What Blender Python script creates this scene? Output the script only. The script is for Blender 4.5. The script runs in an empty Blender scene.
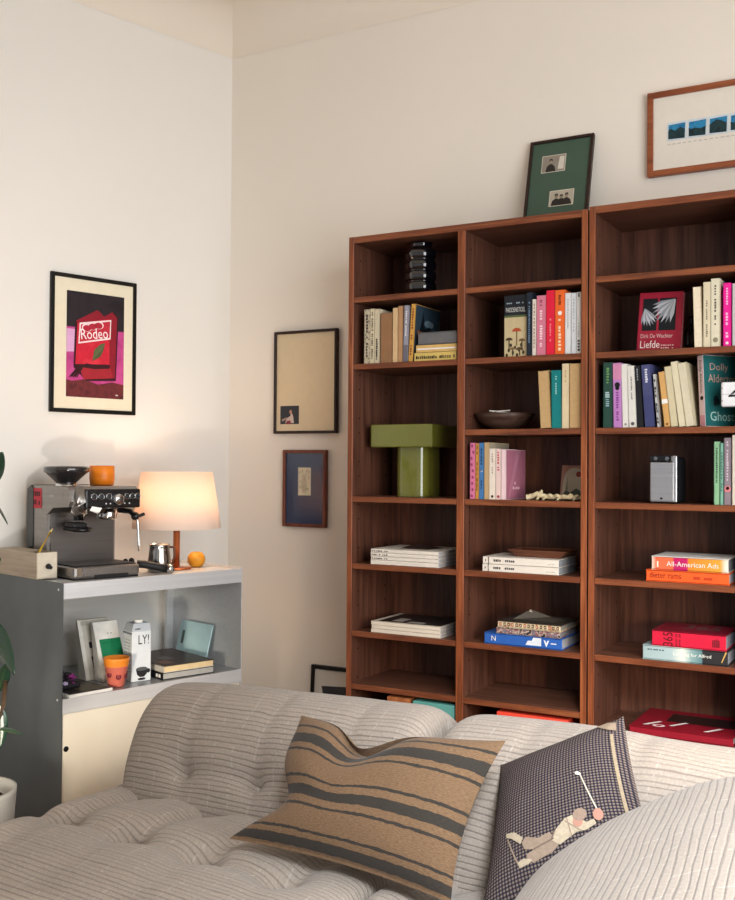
import bpy, bmesh, math, random
from mathutils import Vector, Matrix, noise
random.seed(7)
PI = math.pi
col = bpy.context.scene.collection
scene = bpy.context.scene

# ---------------------------------------------------------------- materials
MATS = {}
def srgb(r, g=None, b=None):
    if g is None:
        r, g, b = [int(r[i:i+2], 16) for i in (0, 2, 4)]
    f = lambda c: (c/255/12.92) if c/255 <= .04045 else ((c/255+.055)/1.055)**2.4
    return (f(r), f(g), f(b), 1)

def new_mat(name):
    m = bpy.data.materials.new(name); m.use_nodes = True
    nt = m.node_tree
    return m, nt, nt.nodes['Principled BSDF']

def mat(hexcol, rough=.6, metal=0., var=.06, spec=.3, coat=0., scale=40, bump=0.):
    """plain procedural paint / paper / plastic: colour with a little noise mottling"""
    key = (hexcol, rough, metal, var, spec, coat, scale, bump)
    if key in MATS: return MATS[key]
    m, nt, p = new_mat('surface_' + hexcol)
    N, L = nt.nodes, nt.links
    c = srgb(hexcol)
    tc = N.new('ShaderNodeTexCoord'); nz = N.new('ShaderNodeTexNoise')
    nz.inputs['Scale'].default_value = scale; nz.inputs['Detail'].default_value = 3
    L.new(tc.outputs['Object'], nz.inputs['Vector'])
    rp = N.new('ShaderNodeValToRGB')
    rp.color_ramp.elements[0].position = .3; rp.color_ramp.elements[1].position = .7
    rp.color_ramp.elements[0].color = tuple(max(0, x*(1-var)) for x in c[:3]) + (1,)
    rp.color_ramp.elements[1].color = tuple(min(1, x*(1+var)) for x in c[:3]) + (1,)
    L.new(nz.outputs['Fac'], rp.inputs['Fac']); L.new(rp.outputs['Color'], p.inputs['Base Color'])
    p.inputs['Roughness'].default_value = rough; p.inputs['Metallic'].default_value = metal
    p.inputs['Specular IOR Level'].default_value = spec; p.inputs['Coat Weight'].default_value = coat
    if bump:
        b = N.new('ShaderNodeBump'); b.inputs['Strength'].default_value = bump; b.inputs['Distance'].default_value = .002
        L.new(nz.outputs['Fac'], b.inputs['Height']); L.new(b.outputs['Normal'], p.inputs['Normal'])
    MATS[key] = m
    return m

def ramp_mat(name, stops, axis=0, rough=.5, scale=1.0, noise_amt=0.):
    """colour bands / gradients along one generated axis"""
    m, nt, p = new_mat(name); N, L = nt.nodes, nt.links
    tc = N.new('ShaderNodeTexCoord'); sp = N.new('ShaderNodeSeparateXYZ')
    L.new(tc.outputs['Generated'], sp.inputs[0])
    rp = N.new('ShaderNodeValToRGB'); cr = rp.color_ramp
    while len(cr.elements) < len(stops): cr.elements.new(.5)
    for e, (pos, hx) in zip(cr.elements, stops): e.position = pos
    for e, (pos, hx) in zip(cr.elements, stops): e.color = srgb(hx)
    src = sp.outputs[axis]
    if noise_amt:
        nz = N.new('ShaderNodeTexNoise'); nz.inputs['Scale'].default_value = 6
        L.new(tc.outputs['Generated'], nz.inputs['Vector'])
        ma = N.new('ShaderNodeMath'); ma.operation = 'MULTIPLY_ADD'
        L.new(nz.outputs['Fac'], ma.inputs[0]); ma.inputs[1].default_value = noise_amt
        L.new(src, ma.inputs[2]); src = ma.outputs[0]
    L.new(src, rp.inputs['Fac']); L.new(rp.outputs['Color'], p.inputs['Base Color'])
    p.inputs['Roughness'].default_value = rough
    p.inputs['Specular IOR Level'].default_value = .3
    return m

def mottle_mat(name, hexes, scale=60, rough=.6, kind='noise'):
    """busy printed cover: several colours chosen by noise"""
    m, nt, p = new_mat(name); N, L = nt.nodes, nt.links
    tc = N.new('ShaderNodeTexCoord')
    nz = N.new('ShaderNodeTexNoise'); nz.inputs['Scale'].default_value = scale; nz.inputs['Detail'].default_value = 4
    L.new(tc.outputs['Object'], nz.inputs['Vector'])
    rp = N.new('ShaderNodeValToRGB'); cr = rp.color_ramp
    if kind == 'hard': cr.interpolation = 'CONSTANT'
    while len(cr.elements) < len(hexes): cr.elements.new(.5)
    for i, e in enumerate(cr.elements): e.position = .32 + .36*i/max(1, len(hexes)-1)
    for i, e in enumerate(cr.elements): e.color = srgb(hexes[i])
    L.new(nz.outputs['Fac'], rp.inputs['Fac']); L.new(rp.outputs['Color'], p.inputs['Base Color'])
    p.inputs['Roughness'].default_value = rough; p.inputs['Specular IOR Level'].default_value = .3
    return m

def wood_mat(name, c0, c1, c2, axis='z', rough=.42, spec=.35, scale=1.0):
    m, nt, p = new_mat(name); N, L = nt.nodes, nt.links
    tc = N.new('ShaderNodeTexCoord'); mp = N.new('ShaderNodeMapping')
    s = {'x': (1.6, 28, 28), 'y': (28, 1.6, 28), 'z': (28, 28, 1.6)}[axis]
    mp.inputs['Scale'].default_value = tuple(v*scale for v in s)
    L.new(tc.outputs['Object'], mp.inputs['Vector'])
    nz = N.new('ShaderNodeTexNoise'); nz.inputs['Scale'].default_value = 1.7; nz.inputs['Detail'].default_value = 6
    nz.inputs['Distortion'].default_value = .9
    L.new(mp.outputs['Vector'], nz.inputs['Vector'])
    fine = N.new('ShaderNodeTexNoise'); fine.inputs['Scale'].default_value = 9; fine.inputs['Detail'].default_value = 3
    L.new(mp.outputs['Vector'], fine.inputs['Vector'])
    mx = N.new('ShaderNodeMath'); mx.operation = 'MULTIPLY_ADD'
    L.new(fine.outputs['Fac'], mx.inputs[0]); mx.inputs[1].default_value = .3; L.new(nz.outputs['Fac'], mx.inputs[2])
    rp = N.new('ShaderNodeValToRGB'); cr = rp.color_ramp; cr.elements.new(.62)
    for e, pos, hx in zip(cr.elements, (.42, .62, .85), (c0, c1, c2)):
        e.position = pos; e.color = srgb(hx)
    L.new(mx.outputs[0], rp.inputs['Fac']); L.new(rp.outputs['Color'], p.inputs['Base Color'])
    p.inputs['Roughness'].default_value = rough; p.inputs['Specular IOR Level'].default_value = spec
    b = N.new('ShaderNodeBump'); b.inputs['Strength'].default_value = .12; b.inputs['Distance'].default_value = .001
    L.new(mx.outputs[0], b.inputs['Height']); L.new(b.outputs['Normal'], p.inputs['Normal'])
    return m

def plaster_mat(name, hx, var=.03):
    m, nt, p = new_mat(name); N, L = nt.nodes, nt.links
    tc = N.new('ShaderNodeTexCoord')
    nz = N.new('ShaderNodeTexNoise'); nz.inputs['Scale'].default_value = 1.3; nz.inputs['Detail'].default_value = 4
    L.new(tc.outputs['Object'], nz.inputs['Vector'])
    c = srgb(hx); rp = N.new('ShaderNodeValToRGB')
    rp.color_ramp.elements[0].color = tuple(x*(1-var) for x in c[:3]) + (1,)
    rp.color_ramp.elements[1].color = tuple(min(1, x*(1+var)) for x in c[:3]) + (1,)
    L.new(nz.outputs['Fac'], rp.inputs['Fac']); L.new(rp.outputs['Color'], p.inputs['Base Color'])
    n2 = N.new('ShaderNodeTexNoise'); n2.inputs['Scale'].default_value = 70; n2.inputs['Detail'].default_value = 4
    L.new(tc.outputs['Object'], n2.inputs['Vector'])
    b = N.new('ShaderNodeBump'); b.inputs['Strength'].default_value = .06; b.inputs['Distance'].default_value = .004
    L.new(n2.outputs['Fac'], b.inputs['Height']); L.new(b.outputs['Normal'], p.inputs['Normal'])
    p.inputs['Roughness'].default_value = .9; p.inputs['Specular IOR Level'].default_value = .15
    return m

def metal_mat(name, hx, rough=.35, axis='x', metal=.85, var=.12):
    m, nt, p = new_mat(name); N, L = nt.nodes, nt.links
    tc = N.new('ShaderNodeTexCoord'); mp = N.new('ShaderNodeMapping')
    mp.inputs['Scale'].default_value = {'x': (2, 120, 120), 'y': (120, 2, 120), 'z': (120, 120, 2), 'n': (5, 5, 5)}[axis]
    L.new(tc.outputs['Object'], mp.inputs['Vector'])
    nz = N.new('ShaderNodeTexNoise'); nz.inputs['Scale'].default_value = 1; nz.inputs['Detail'].default_value = 4
    L.new(mp.outputs['Vector'], nz.inputs['Vector'])
    c = srgb(hx); rp = N.new('ShaderNodeValToRGB')
    rp.color_ramp.elements[0].position = .3; rp.color_ramp.elements[1].position = .7
    rp.color_ramp.elements[0].color = tuple(x*(1-var) for x in c[:3]) + (1,)
    rp.color_ramp.elements[1].color = tuple(min(1, x*(1+var)) for x in c[:3]) + (1,)
    L.new(nz.outputs['Fac'], rp.inputs['Fac']); L.new(rp.outputs['Color'], p.inputs['Base Color'])
    p.inputs['Metallic'].default_value = metal; p.inputs['Roughness'].default_value = rough
    return m

def ribbed_mat():
    """ribbed upholstery: irregular dark rib lines across UV.y, faint light stitching across UV.x (UV in metres)"""
    m, nt, p = new_mat('ribbed_corduroy'); N, L = nt.nodes, nt.links
    uv = N.new('ShaderNodeUVMap')
    sp = N.new('ShaderNodeSeparateXYZ'); L.new(uv.outputs['UV'], sp.inputs[0])
    def math_(op, a, b=None, c=None):
        n = N.new('ShaderNodeMath'); n.operation = op
        for i, v in enumerate((a, b, c)):
            if v is None: continue
            if isinstance(v, (int, float)): n.inputs[i].default_value = v
            else: L.new(v, n.inputs[i])
        return n.outputs[0]
    def nz(sx, sy, detail=2, sc=1):
        mp = N.new('ShaderNodeMapping'); mp.inputs['Scale'].default_value = (sx, sy, 1)
        L.new(uv.outputs['UV'], mp.inputs['Vector'])
        t = N.new('ShaderNodeTexNoise'); t.inputs['Scale'].default_value = sc; t.inputs['Detail'].default_value = detail
        L.new(mp.outputs['Vector'], t.inputs['Vector']); return t.outputs['Fac']
    wob = nz(5, 30, 3)
    ph = math_('MULTIPLY_ADD', sp.outputs[1], 82.0, math_('MULTIPLY', wob, 1.3))
    fr = math_('FRACT', ph)
    tri = math_('ABSOLUTE', math_('SUBTRACT', fr, .5))            # 0 at middle of a gap line
    line = math_('SMOOTH_MIN', math_('MULTIPLY', tri, 4.8), 1.0, .25)   # 0 in the groove, 1 on the rib
    streng = nz(2.2, 75, 3)                                          # strength varies line to line
    st = N.new('ShaderNodeMapRange'); st.inputs[1].default_value = .40; st.inputs[2].default_value = .66
    st.inputs[3].default_value = .42; st.inputs[4].default_value = 1.0
    L.new(streng, st.inputs[0])
    dark = math_('MULTIPLY', math_('SUBTRACT', 1.0, line), st.outputs[0])
    # transverse light stitching
    fx = math_('ABSOLUTE', math_('SUBTRACT', math_('FRACT', math_('MULTIPLY_ADD', sp.outputs[0], 17.0, math_('MULTIPLY', nz(3, 7), .8))), .5))
    stitch = math_('LESS_THAN', fx, .035)
    stm = math_('MULTIPLY', stitch, math_('GREATER_THAN', nz(9, 70, 1), .52))
    speck = nz(220, 160, 2)
    mix1 = N.new('ShaderNodeMixRGB'); mix1.inputs['Color1'].default_value = srgb('b3a79b'); mix1.inputs['Color2'].default_value = srgb('8c8075')
    L.new(speck, mix1.inputs['Fac'])
    mix2 = N.new('ShaderNodeMixRGB'); mix2.inputs['Color2'].default_value = srgb('544a45')
    L.new(mix1.outputs[0], mix2.inputs['Color1']); L.new(math_('MULTIPLY', dark, .58), mix2.inputs['Fac'])
    mix3 = N.new('ShaderNodeMixRGB'); mix3.inputs['Color2'].default_value = srgb('e6e0d6')
    L.new(mix2.outputs[0], mix3.inputs['Color1']); L.new(math_('MULTIPLY', stm, .13), mix3.inputs['Fac'])
    L.new(mix3.outputs[0], p.inputs['Base Color'])
    b = N.new('ShaderNodeBump'); b.inputs['Strength'].default_value = .5; b.inputs['Distance'].default_value = .003
    L.new(line, b.inputs['Height']); L.new(b.outputs['Normal'], p.inputs['Normal'])
    p.inputs['Roughness'].default_value = .95; p.inputs['Specular IOR Level'].default_value = .1
    p.inputs['Sheen Weight'].default_value = .15
    return m

def striped_wool_mat():
    m, nt, p = new_mat('striped_wool'); N, L = nt.nodes, nt.links
    uv = N.new('ShaderNodeUVMap'); sp = N.new('ShaderNodeSeparateXYZ'); L.new(uv.outputs['UV'], sp.inputs[0])
    mp = N.new('ShaderNodeMapping'); mp.inputs['Scale'].default_value = (45, 130, 1); L.new(uv.outputs['UV'], mp.inputs['Vector'])
    nz = N.new('ShaderNodeTexNoise'); nz.inputs['Scale'].default_value = 1.4; nz.inputs['Detail'].default_value = 5; L.new(mp.outputs['Vector'], nz.inputs['Vector'])
    n2 = N.new('ShaderNodeTexNoise'); n2.inputs['Scale'].default_value = 25; n2.inputs['Detail'].default_value = 4; L.new(uv.outputs['UV'], n2.inputs['Vector'])
    ad = N.new('ShaderNodeMath'); ad.operation = 'MULTIPLY_ADD'; L.new(n2.outputs['Fac'], ad.inputs[0]); ad.inputs[1].default_value = .020; L.new(sp.outputs[1], ad.inputs[2])
    rp = N.new('ShaderNodeValToRGB'); cr = rp.color_ramp; cr.interpolation = 'CONSTANT'
    # v = 1 at the top edge
    bands = [(0, 0), (.035, 1), (.095, 0), (.135, 1), (.155, 0), (.315, 1), (.335, 0), (.385, 1), (.455, 0), (.505, 1), (.525, 0),
             (.70, 1), (.72, 0), (.765, 1), (.845, 0), (.905, 1), (.925, 0)]
    while len(cr.elements) < len(bands): cr.elements.new(.5)
    for e, (pos, d) in zip(cr.elements, bands): e.position = pos
    for e, (pos, d) in zip(cr.elements, bands): e.color = (d, d, d, 1)
    L.new(ad.outputs[0], rp.inputs['Fac'])
    cb = N.new('ShaderNodeValToRGB'); cb.color_ramp.elements[0].color = srgb('664f3c'); cb.color_ramp.elements[1].color = srgb('84694f')
    cb.color_ramp.elements[0].position = .3; cb.color_ramp.elements[1].position = .72
    L.new(nz.outputs['Fac'], cb.inputs['Fac'])
    cd = N.new('ShaderNodeValToRGB'); cd.color_ramp.elements[0].color = srgb('2a2724'); cd.color_ramp.elements[1].color = srgb('46403a')
    L.new(nz.outputs['Fac'], cd.inputs['Fac'])
    mx = N.new('ShaderNodeMixRGB'); L.new(rp.outputs['Color'], mx.inputs['Fac']); L.new(cb.outputs[0], mx.inputs['Color1']); L.new(cd.outputs[0], mx.inputs['Color2'])
    L.new(mx.outputs[0], p.inputs['Base Color'])
    b = N.new('ShaderNodeBump'); b.inputs['Strength'].default_value = .5; b.inputs['Distance'].default_value = .002
    L.new(nz.outputs['Fac'], b.inputs['Height']); L.new(b.outputs['Normal'], p.inputs['Normal'])
    p.inputs['Roughness'].default_value = .95; p.inputs['Specular IOR Level'].default_value = .1; p.inputs['Sheen Weight'].default_value = .1
    return m

def check_mat():
    m, nt, p = new_mat('dark_check_weave'); N, L = nt.nodes, nt.links
    uv = N.new('ShaderNodeUVMap'); mp = N.new('ShaderNodeMapping'); mp.inputs['Scale'].default_value = (48, 55, 1)
    L.new(uv.outputs['UV'], mp.inputs['Vector'])
    sp = N.new('ShaderNodeSeparateXYZ'); L.new(mp.outputs['Vector'], sp.inputs[0])
    def m_(op, a, b=None):
        n = N.new('ShaderNodeMath'); n.operation = op
        for i, v in enumerate((a, b)):
            if v is None: continue
            if isinstance(v, (int, float)): n.inputs[i].default_value = v
            else: L.new(v, n.inputs[i])
        return n.outputs[0]
    gx = m_('LESS_THAN', m_('FRACT', sp.outputs[0]), .45); gy = m_('LESS_THAN', m_('FRACT', sp.outputs[1]), .45)
    s = m_('MULTIPLY', m_('ADD', gx, gy), .5)
    rp = N.new('ShaderNodeValToRGB'); cr = rp.color_ramp; cr.elements.new(.5)
    for e, pos, hx in zip(cr.elements, (0, .5, 1), ('75675d', '38323a', '1a1922')): e.position = pos; e.color = srgb(hx)
    L.new(s, rp.inputs['Fac']); L.new(rp.outputs['Color'], p.inputs['Base Color'])
    p.inputs['Roughness'].default_value = .9; p.inputs['Specular IOR Level'].default_value = .15
    return m

# ---------------------------------------------------------------- mesh builder
_glyph = {}
def glyphs(s):
    """lettering as flat polygons, unit: font size 1"""
    if s in _glyph: return _glyph[s]
    cu = bpy.data.curves.new('lettering', 'FONT'); cu.body = s; cu.resolution_u = 2
    cu.fill_mode = 'FRONT'
    o = bpy.data.objects.new('lettering', cu); col.objects.link(o)
    dg = bpy.context.evaluated_depsgraph_get(); dg.update()
    me = bpy.data.meshes.new_from_object(o.evaluated_get(dg))
    vs = [v.co.copy() for v in me.vertices]; fs = [list(p.vertices) for p in me.polygons]
    bpy.data.objects.remove(o); bpy.data.curves.remove(cu); bpy.data.meshes.remove(me)
    x0 = min(v.x for v in vs); x1 = max(v.x for v in vs); y0 = min(v.y for v in vs); y1 = max(v.y for v in vs)
    _glyph[s] = (vs, fs, x0, x1, y0, y1)
    return _glyph[s]

class MB:
    def __init__(self): self.v = []; self.f = []; self.fm = []; self.mats = []; self.sm = []
    def mi(self, m):
        if m not in self.mats: self.mats.append(m)
        return self.mats.index(m)
    def add(self, verts, faces, m, smooth=False):
        o = len(self.v); self.v += [tuple(v) for v in verts]; k = self.mi(m)
        for f in faces: self.f.append([i+o for i in f]); self.fm.append(k); self.sm.append(smooth)
    def bm(self, bm, m, smooth=False, M=None):
        bm.verts.index_update()
        vs = [(M @ v.co if M else v.co.copy()) for v in bm.verts]
        self.add(vs, [[v.index for v in f.verts] for f in bm.faces], m, smooth); bm.free()
    def box(self, x0, x1, y0, y1, z0, z1, m, bev=0., seg=2, M=None, smooth=False):
        b = bmesh.new(); bmesh.ops.create_cube(b, size=1)
        for v in b.verts: v.co = Vector(((x0+x1)/2+v.co.x*(x1-x0), (y0+y1)/2+v.co.y*(y1-y0), (z0+z1)/2+v.co.z*(z1-z0)))
        if bev: bmesh.ops.bevel(b, geom=b.edges[:], offset=min(bev, .49*min(x1-x0, y1-y0, z1-z0)), segments=seg, profile=.5, affect='EDGES')
        self.bm(b, m, smooth, M)
    def hexa(self, pts, m):
        """8 points: bottom 4 then top 4"""
        self.add(pts, [(3,2,1,0), (4,5,6,7), (0,1,5,4), (1,2,6,5), (2,3,7,6), (3,0,4,7)], m)
    def poly(self, pts, m): self.add(pts, [list(range(len(pts)))], m)
    def prism(self, pts2, m, axis='z', a=0., b=.1, smooth=False):
        """extrude a 2-D outline along an axis"""
        def P(p, h): return {'z': (p[0], p[1], h), 'y': (p[0], h, p[1]), 'x': (h, p[0], p[1])}[axis]
        n = len(pts2)
        vs = [P(p, a) for p in pts2] + [P(p, b) for p in pts2]
        fs = [list(range(n))[::-1], list(range(n, 2*n))] + [[i, (i+1) % n, n+(i+1) % n, n+i] for i in range(n)]
        if axis == 'y': fs = [f[::-1] for f in fs]
        self.add(vs, fs, m, smooth)
    def lathe(self, prof, m, c=(0,0,0), seg=32, smooth=True, M=None, mod=None, caps=True):
        vs, fs = [], []; n = len(prof)
        for j in range(seg):
            a = 2*PI*j/seg
            for r, z in prof:
                rr = r*(mod(a, z) if mod else 1)
                v = Vector((c[0]+rr*math.cos(a), c[1]+rr*math.sin(a), c[2]+z)); vs.append(M @ v if M else v)
        for j in range(seg):
            k = (j+1) % seg
            for i in range(n-1): fs.append([j*n+i, k*n+i, k*n+i+1, j*n+i+1])
        if caps:
            if prof[0][0] > 1e-6: fs.append([j*n for j in range(seg)][::-1])
            if prof[-1][0] > 1e-6: fs.append([j*n+n-1 for j in range(seg)])
        self.add(vs, fs, m, smooth)
    def tube(self, pts, r, m, seg=10, taper=None):
        pts = [Vector(p) for p in pts]; vs, fs = [], []; n = len(pts)
        for i, p in enumerate(pts):
            d = (pts[min(i+1, n-1)]-pts[max(i-1, 0)]).normalized()
            up = Vector((0,0,1)) if abs(d.z) < .9 else Vector((1,0,0))
            a = d.cross(up).normalized(); b = d.cross(a)
            rr = r if taper is None else r*(1+(taper-1)*i/(n-1))
            for k in range(seg):
                t = 2*PI*k/seg; vs.append(p+(a*math.cos(t)+b*math.sin(t))*rr)
        for i in range(n-1):
            for k in range(seg):
                q = (k+1) % seg; fs.append([i*seg+k, i*seg+q, (i+1)*seg+q, (i+1)*seg+k])
        fs.append(list(range(seg))); fs.append([(n-1)*seg+k for k in range(seg)][::-1])
        self.add(vs, fs, m, True)
    def ball(self, c, r, m, sc=(1,1,1), sub=2):
        b = bmesh.new(); bmesh.ops.create_icosphere(b, subdivisions=sub, radius=r)
        for v in b.verts: v.co = Vector((c[0]+v.co.x*sc[0], c[1]+v.co.y*sc[1], c[2]+v.co.z*sc[2]))
        self.bm(b, m, True)
    def text(self, s, org, X, Y, w, h, m, lift=.0004):
        """lettering fitted in a w x h box whose lower left corner is org, X / Y unit axes"""
        vs, fs, x0, x1, y0, y1 = glyphs(s); X = Vector(X); Y = Vector(Y); n = X.cross(Y)
        sx = w/(x1-x0); sy = h/(y1-y0)
        self.add([Vector(org)+X*((v.x-x0)*sx)+Y*((v.y-y0)*sy)+n*lift for v in vs], fs, m)
    def rect(self, org, X, Y, x0, x1, y0, y1, m, lift=.0003):
        org, X, Y = Vector(org), Vector(X), Vector(Y); n = X.cross(Y)
        self.poly([org+X*a+Y*b+n*lift for a, b in ((x0,y0),(x1,y0),(x1,y1),(x0,y1))], m)
    def shape(self, org, X, Y, pts, m, lift=.0003):
        org, X, Y = Vector(org), Vector(X), Vector(Y); n = X.cross(Y)
        self.poly([org+X*a+Y*b+n*lift for a, b in pts], m)
    def oval(self, org, X, Y, cx, cy, rx, ry, m, lift=.0003, seg=16):
        self.shape(org, X, Y, [(cx+rx*math.cos(2*PI*i/seg), cy+ry*math.sin(2*PI*i/seg)) for i in range(seg)], m, lift)
    def print_bars(self, org, X, Y, x0, x1, y0, y1, m, n=8, lift=.0003):
        """illegible line of print: a row of small bars"""
        r = random.Random(int(abs(x0+x1+y0)*1e5)+n); x = x0; w = (x1-x0)/n
        for i in range(n):
            if r.random() < .85: self.rect(org, X, Y, x, x+w*r.uniform(.5, .85), y0, y0+(y1-y0)*r.uniform(.7, 1), m, lift)
            x += w
    def build(self, name, parent=None, auto=None, link=True):
        me = bpy.data.meshes.new(name); me.from_pydata(self.v, [], self.f)
        for m in self.mats: me.materials.append(m)
        me.polygons.foreach_set('material_index', self.fm); me.polygons.foreach_set('use_smooth', self.sm)
        me.update(); me.validate()
        o = bpy.data.objects.new(name, me); col.objects.link(o)
        if parent: o.parent = parent
        return o

LABELS = {}
def tag(o, label, cat, group=None):
    o['label'] = label; o['category'] = cat
    if group: o['group'] = group
    n = len(label.split()); assert 4 <= n <= 16, (label, n)
    assert label not in LABELS, label
    LABELS[label] = o.name
    return o
def thing(name, label, cat, loc=(0,0,0), rot=(0,0,0), group=None):
    o = bpy.data.objects.new(name, None); o.empty_display_size = .05; col.objects.link(o)
    o.location = loc; o.rotation_euler = rot
    return tag(o, label, cat, group)
def struct(o): o['kind'] = 'structure'; return o

def grid_mesh(name, P, UV, m, parent=None, close_i=False, close_j=False, smooth=True):
    """P[i][j] points -> one smooth mesh with a UV map"""
    ni, nj = len(P), len(P[0]); vs = [P[i][j] for i in range(ni) for j in range(nj)]; fs = []; uvs = []
    for i in range(ni-1):
        for j in range(nj-1):
            fs.append([i*nj+j, (i+1)*nj+j, (i+1)*nj+j+1, i*nj+j+1])
            uvs += [UV[i][j], UV[i+1][j], UV[i+1][j+1], UV[i][j+1]]
    me = bpy.data.meshes.new(name); me.from_pydata(vs, [], fs); me.materials.append(m)
    ul = me.uv_layers.new(name='UVMap')
    for k, u in enumerate(uvs): ul.data[k].uv = u
    me.polygons.foreach_set('use_smooth', [smooth]*len(fs)); me.update()
    o = bpy.data.objects.new(name, me); col.objects.link(o)
    if parent: o.parent = parent
    return o

# ---------------------------------------------------------------- the left wall's own axes
ANG = math.radians(-15.1719)          # the left wall meets the back wall at about 105 degrees
WN = Vector((math.cos(ANG), math.sin(ANG), 0)); WT = Vector((math.sin(ANG), -math.cos(ANG), 0))
def LW(n, s, z): p = WN*n + WT*s; return (p.x, p.y, z)     # n off the wall, s along it towards the room

# ---------------------------------------------------------------- room
wall_m = plaster_mat('wall_paint', 'e8e4dd'); ceil_m = plaster_mat('ceiling_paint', 'e9dfd1')
floor_m = wood_mat('oak_floor', '7a5638', '94693f', 'b08455', axis='x', scale=.5)
b = MB(); b.box(-3.2, 5.2, -6.2, .3, -.1, 0, floor_m); struct(b.build('floor'))
b = MB(); b.box(-.35, 5.2, 0, .15, 0, 3.0, plaster_mat('back_wall_paint', 'ebe3d8')); struct(b.build('wall_back'))
b = MB()
pts = [LW(0, -.16, 0), LW(0, 6.3, 0), LW(-.15, 6.3, 0), LW(-.15, -.16, 0)]
b.hexa(pts[::-1] + [(p[0], p[1], 3.0) for p in pts[::-1]], wall_m); struct(b.build('wall_left'))
b = MB(); b.box(-3.2, 5.2, -6.2, .3, 2.95, 3.10, ceil_m); struct(b.build('ceiling'))
# coved joint between walls and ceiling
b = MB()
def cove(path_a, path_b, inward, m, R=.15, seg=12):
    A, B, I = Vector(path_a), Vector(path_b), Vector(inward); vs = []
    for k in range(seg+1):
        t = PI/2*k/seg; off = I*(R-R*math.cos(t)) ; dz = -R+R*math.sin(t)
        vs += [A+off+Vector((0,0,dz)), B+off+Vector((0,0,dz))]
    b.add(vs, [[2*k, 2*k+1, 2*k+3, 2*k+2] for k in range(seg)], m, True)
cove((-.2, -.001, 2.951), (5.0, -.001, 2.951), (0,-1,0), ceil_m)
struct(b.build('trim_1'))
b = MB(); a0 = LW(.001, -.1, 2.951); a1 = LW(.001, 6, 2.951); cove(a0, a1, WN, ceil_m); struct(b.build('trim_2'))
# right wall with the window that lights the room (out of the picture)
b = MB(); RX = 3.25
for y0, y1, z0, z1 in ((-6.2, -3.6, 0, 3.0), (-.9, .15, 0, 3.0), (-3.6, -.9, 0, .35), (-3.6, -.9, 2.55, 3.0)):
    b.box(RX, RX+.15, y0, y1, z0, z1, wall_m)
struct(b.build('wall_right'))
b = MB(); wf = mat('f2efe8', .5)
for y in (-3.6, -2.28, -.95): b.box(RX+.04, RX+.1, y, y+.05, .35, 2.55, wf)
for z in (.35, 2.5): b.box(RX+.04, RX+.1, -3.6, -.9, z, z+.05, wf)
struct(b.build('window_1'))

# ---------------------------------------------------------------- bookcases
w_in = wood_mat('dark_veneer_upright', '42281f', '5b392c', '6f4838', 'z')
w_inx = wood_mat('dark_veneer_lying', '4a2d22', '644031', '79503d', 'x')
w_edge = wood_mat('lit_edge_upright', '5f3420', '87492b', 'a8623a', 'z', rough=.36)  # edge wood lighter and more orange, painting in the light on the stiles
w_edgex = wood_mat('lit_edge_lying', '57301f', '78422a', '985a38', 'x', rough=.36)
dark_hole = mat('1a0f0b', .9)
YF, YB = -.308, -.026
SH = [1.756, 1.534, 1.3127, 1.096, .875, .6527, .4796]
def panel(bb, x0, x1, y0, y1, z0, z1, face_m, edge_m):
    """slab with front edge coloured as lit wood"""
    bb.box(x0, x1, y0+.004, y1, z0, z1, face_m)
    bb.box(x0, x1, y0, y0+.0045, z0, z1, edge_m, bev=.0012, seg=1)
def bookcase(label, x0, x1, cols, topz, shelf_sets):
    t = thing('bookcase', label, 'bookcase', (x0, 0, 0), group='tall dark wood bookcases on the back wall')
    W = x1-x0; T = .0185
    for xa in (0, W-T):
        p = MB(); panel(p, xa, xa+T, YF, YB, 0, topz, w_in, w_edge)
        xi, sx = (T, 1) if xa == 0 else (W-T, -1)
        for yy in (YF+.045, YB-.05):
            for k in range(34):
                z = .3+.048*k
                if z > topz-.06 or k % 3 == 2: continue
                q = [(xi+sx*.0004, yy+.0035*math.cos(2*PI*i/8), z+.0035*math.sin(2*PI*i/8)) for i in range(8)]
                p.poly(q if sx < 0 else q, dark_hole)
        p.build('side_panel', t)
    p = MB(); panel(p, T, W-T, YF+.001, YB, topz-.021, topz, w_inx, w_edgex); p.build('top_panel', t)
    p = MB(); p.box(.004, W-.004, YB, YB+.010, .05, topz-.003, w_in); p.build('back_panel', t)
    p = MB(); panel(p, T, W-T, YF+.02, YF+.038, 0, .075, w_inx, w_edgex); p.build('plinth', t)
    p = MB(); panel(p, T, W-T, YF+.001, YB, .075, .095, w_inx, w_edgex); p.build('bottom_panel', t)
    edges = []
    for i, (ca, cb) in enumerate(cols):
        if i:
            d0, d1 = cols[i-1][1]-x0, ca-x0
            p = MB(); panel(p, d0, d1, YF, YB, .095, topz-.021, w_in, w_edge)
            for yy in (YF+.045, YB-.05):
                for k in range(34):
                    z = .3+.048*k
                    if z > topz-.06 or k % 3 == 2: continue
                    p.poly([(d1+.0004, yy+.0035*math.cos(2*PI*j/8), z+.0035*math.sin(2*PI*j/8)) for j in range(8)], dark_hole)
            p.build('divider', t)
        for z in shelf_sets[i]:
            p = MB(); panel(p, ca-x0+.0005, cb-x0-.0005, YF+.002, YB, z-.018, z, w_inx, w_edgex); p.build('shelf', t)
    return t
bookcase('tall dark wood bookcase with two narrow columns and a green lamp inside', .722, 1.5365,
         [(.7407, 1.119), (1.1444, 1.518)], 1.957, [[z for z in SH if z != 1.3127], SH])
bookcase('tall dark wood bookcase at the right, holding the orange and pink books', 1.541, 2.356,
         [(1.5595, 1.972), (1.990, 2.3375)], 1.963, [SH[:-1]+[.435]]*2)

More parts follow.
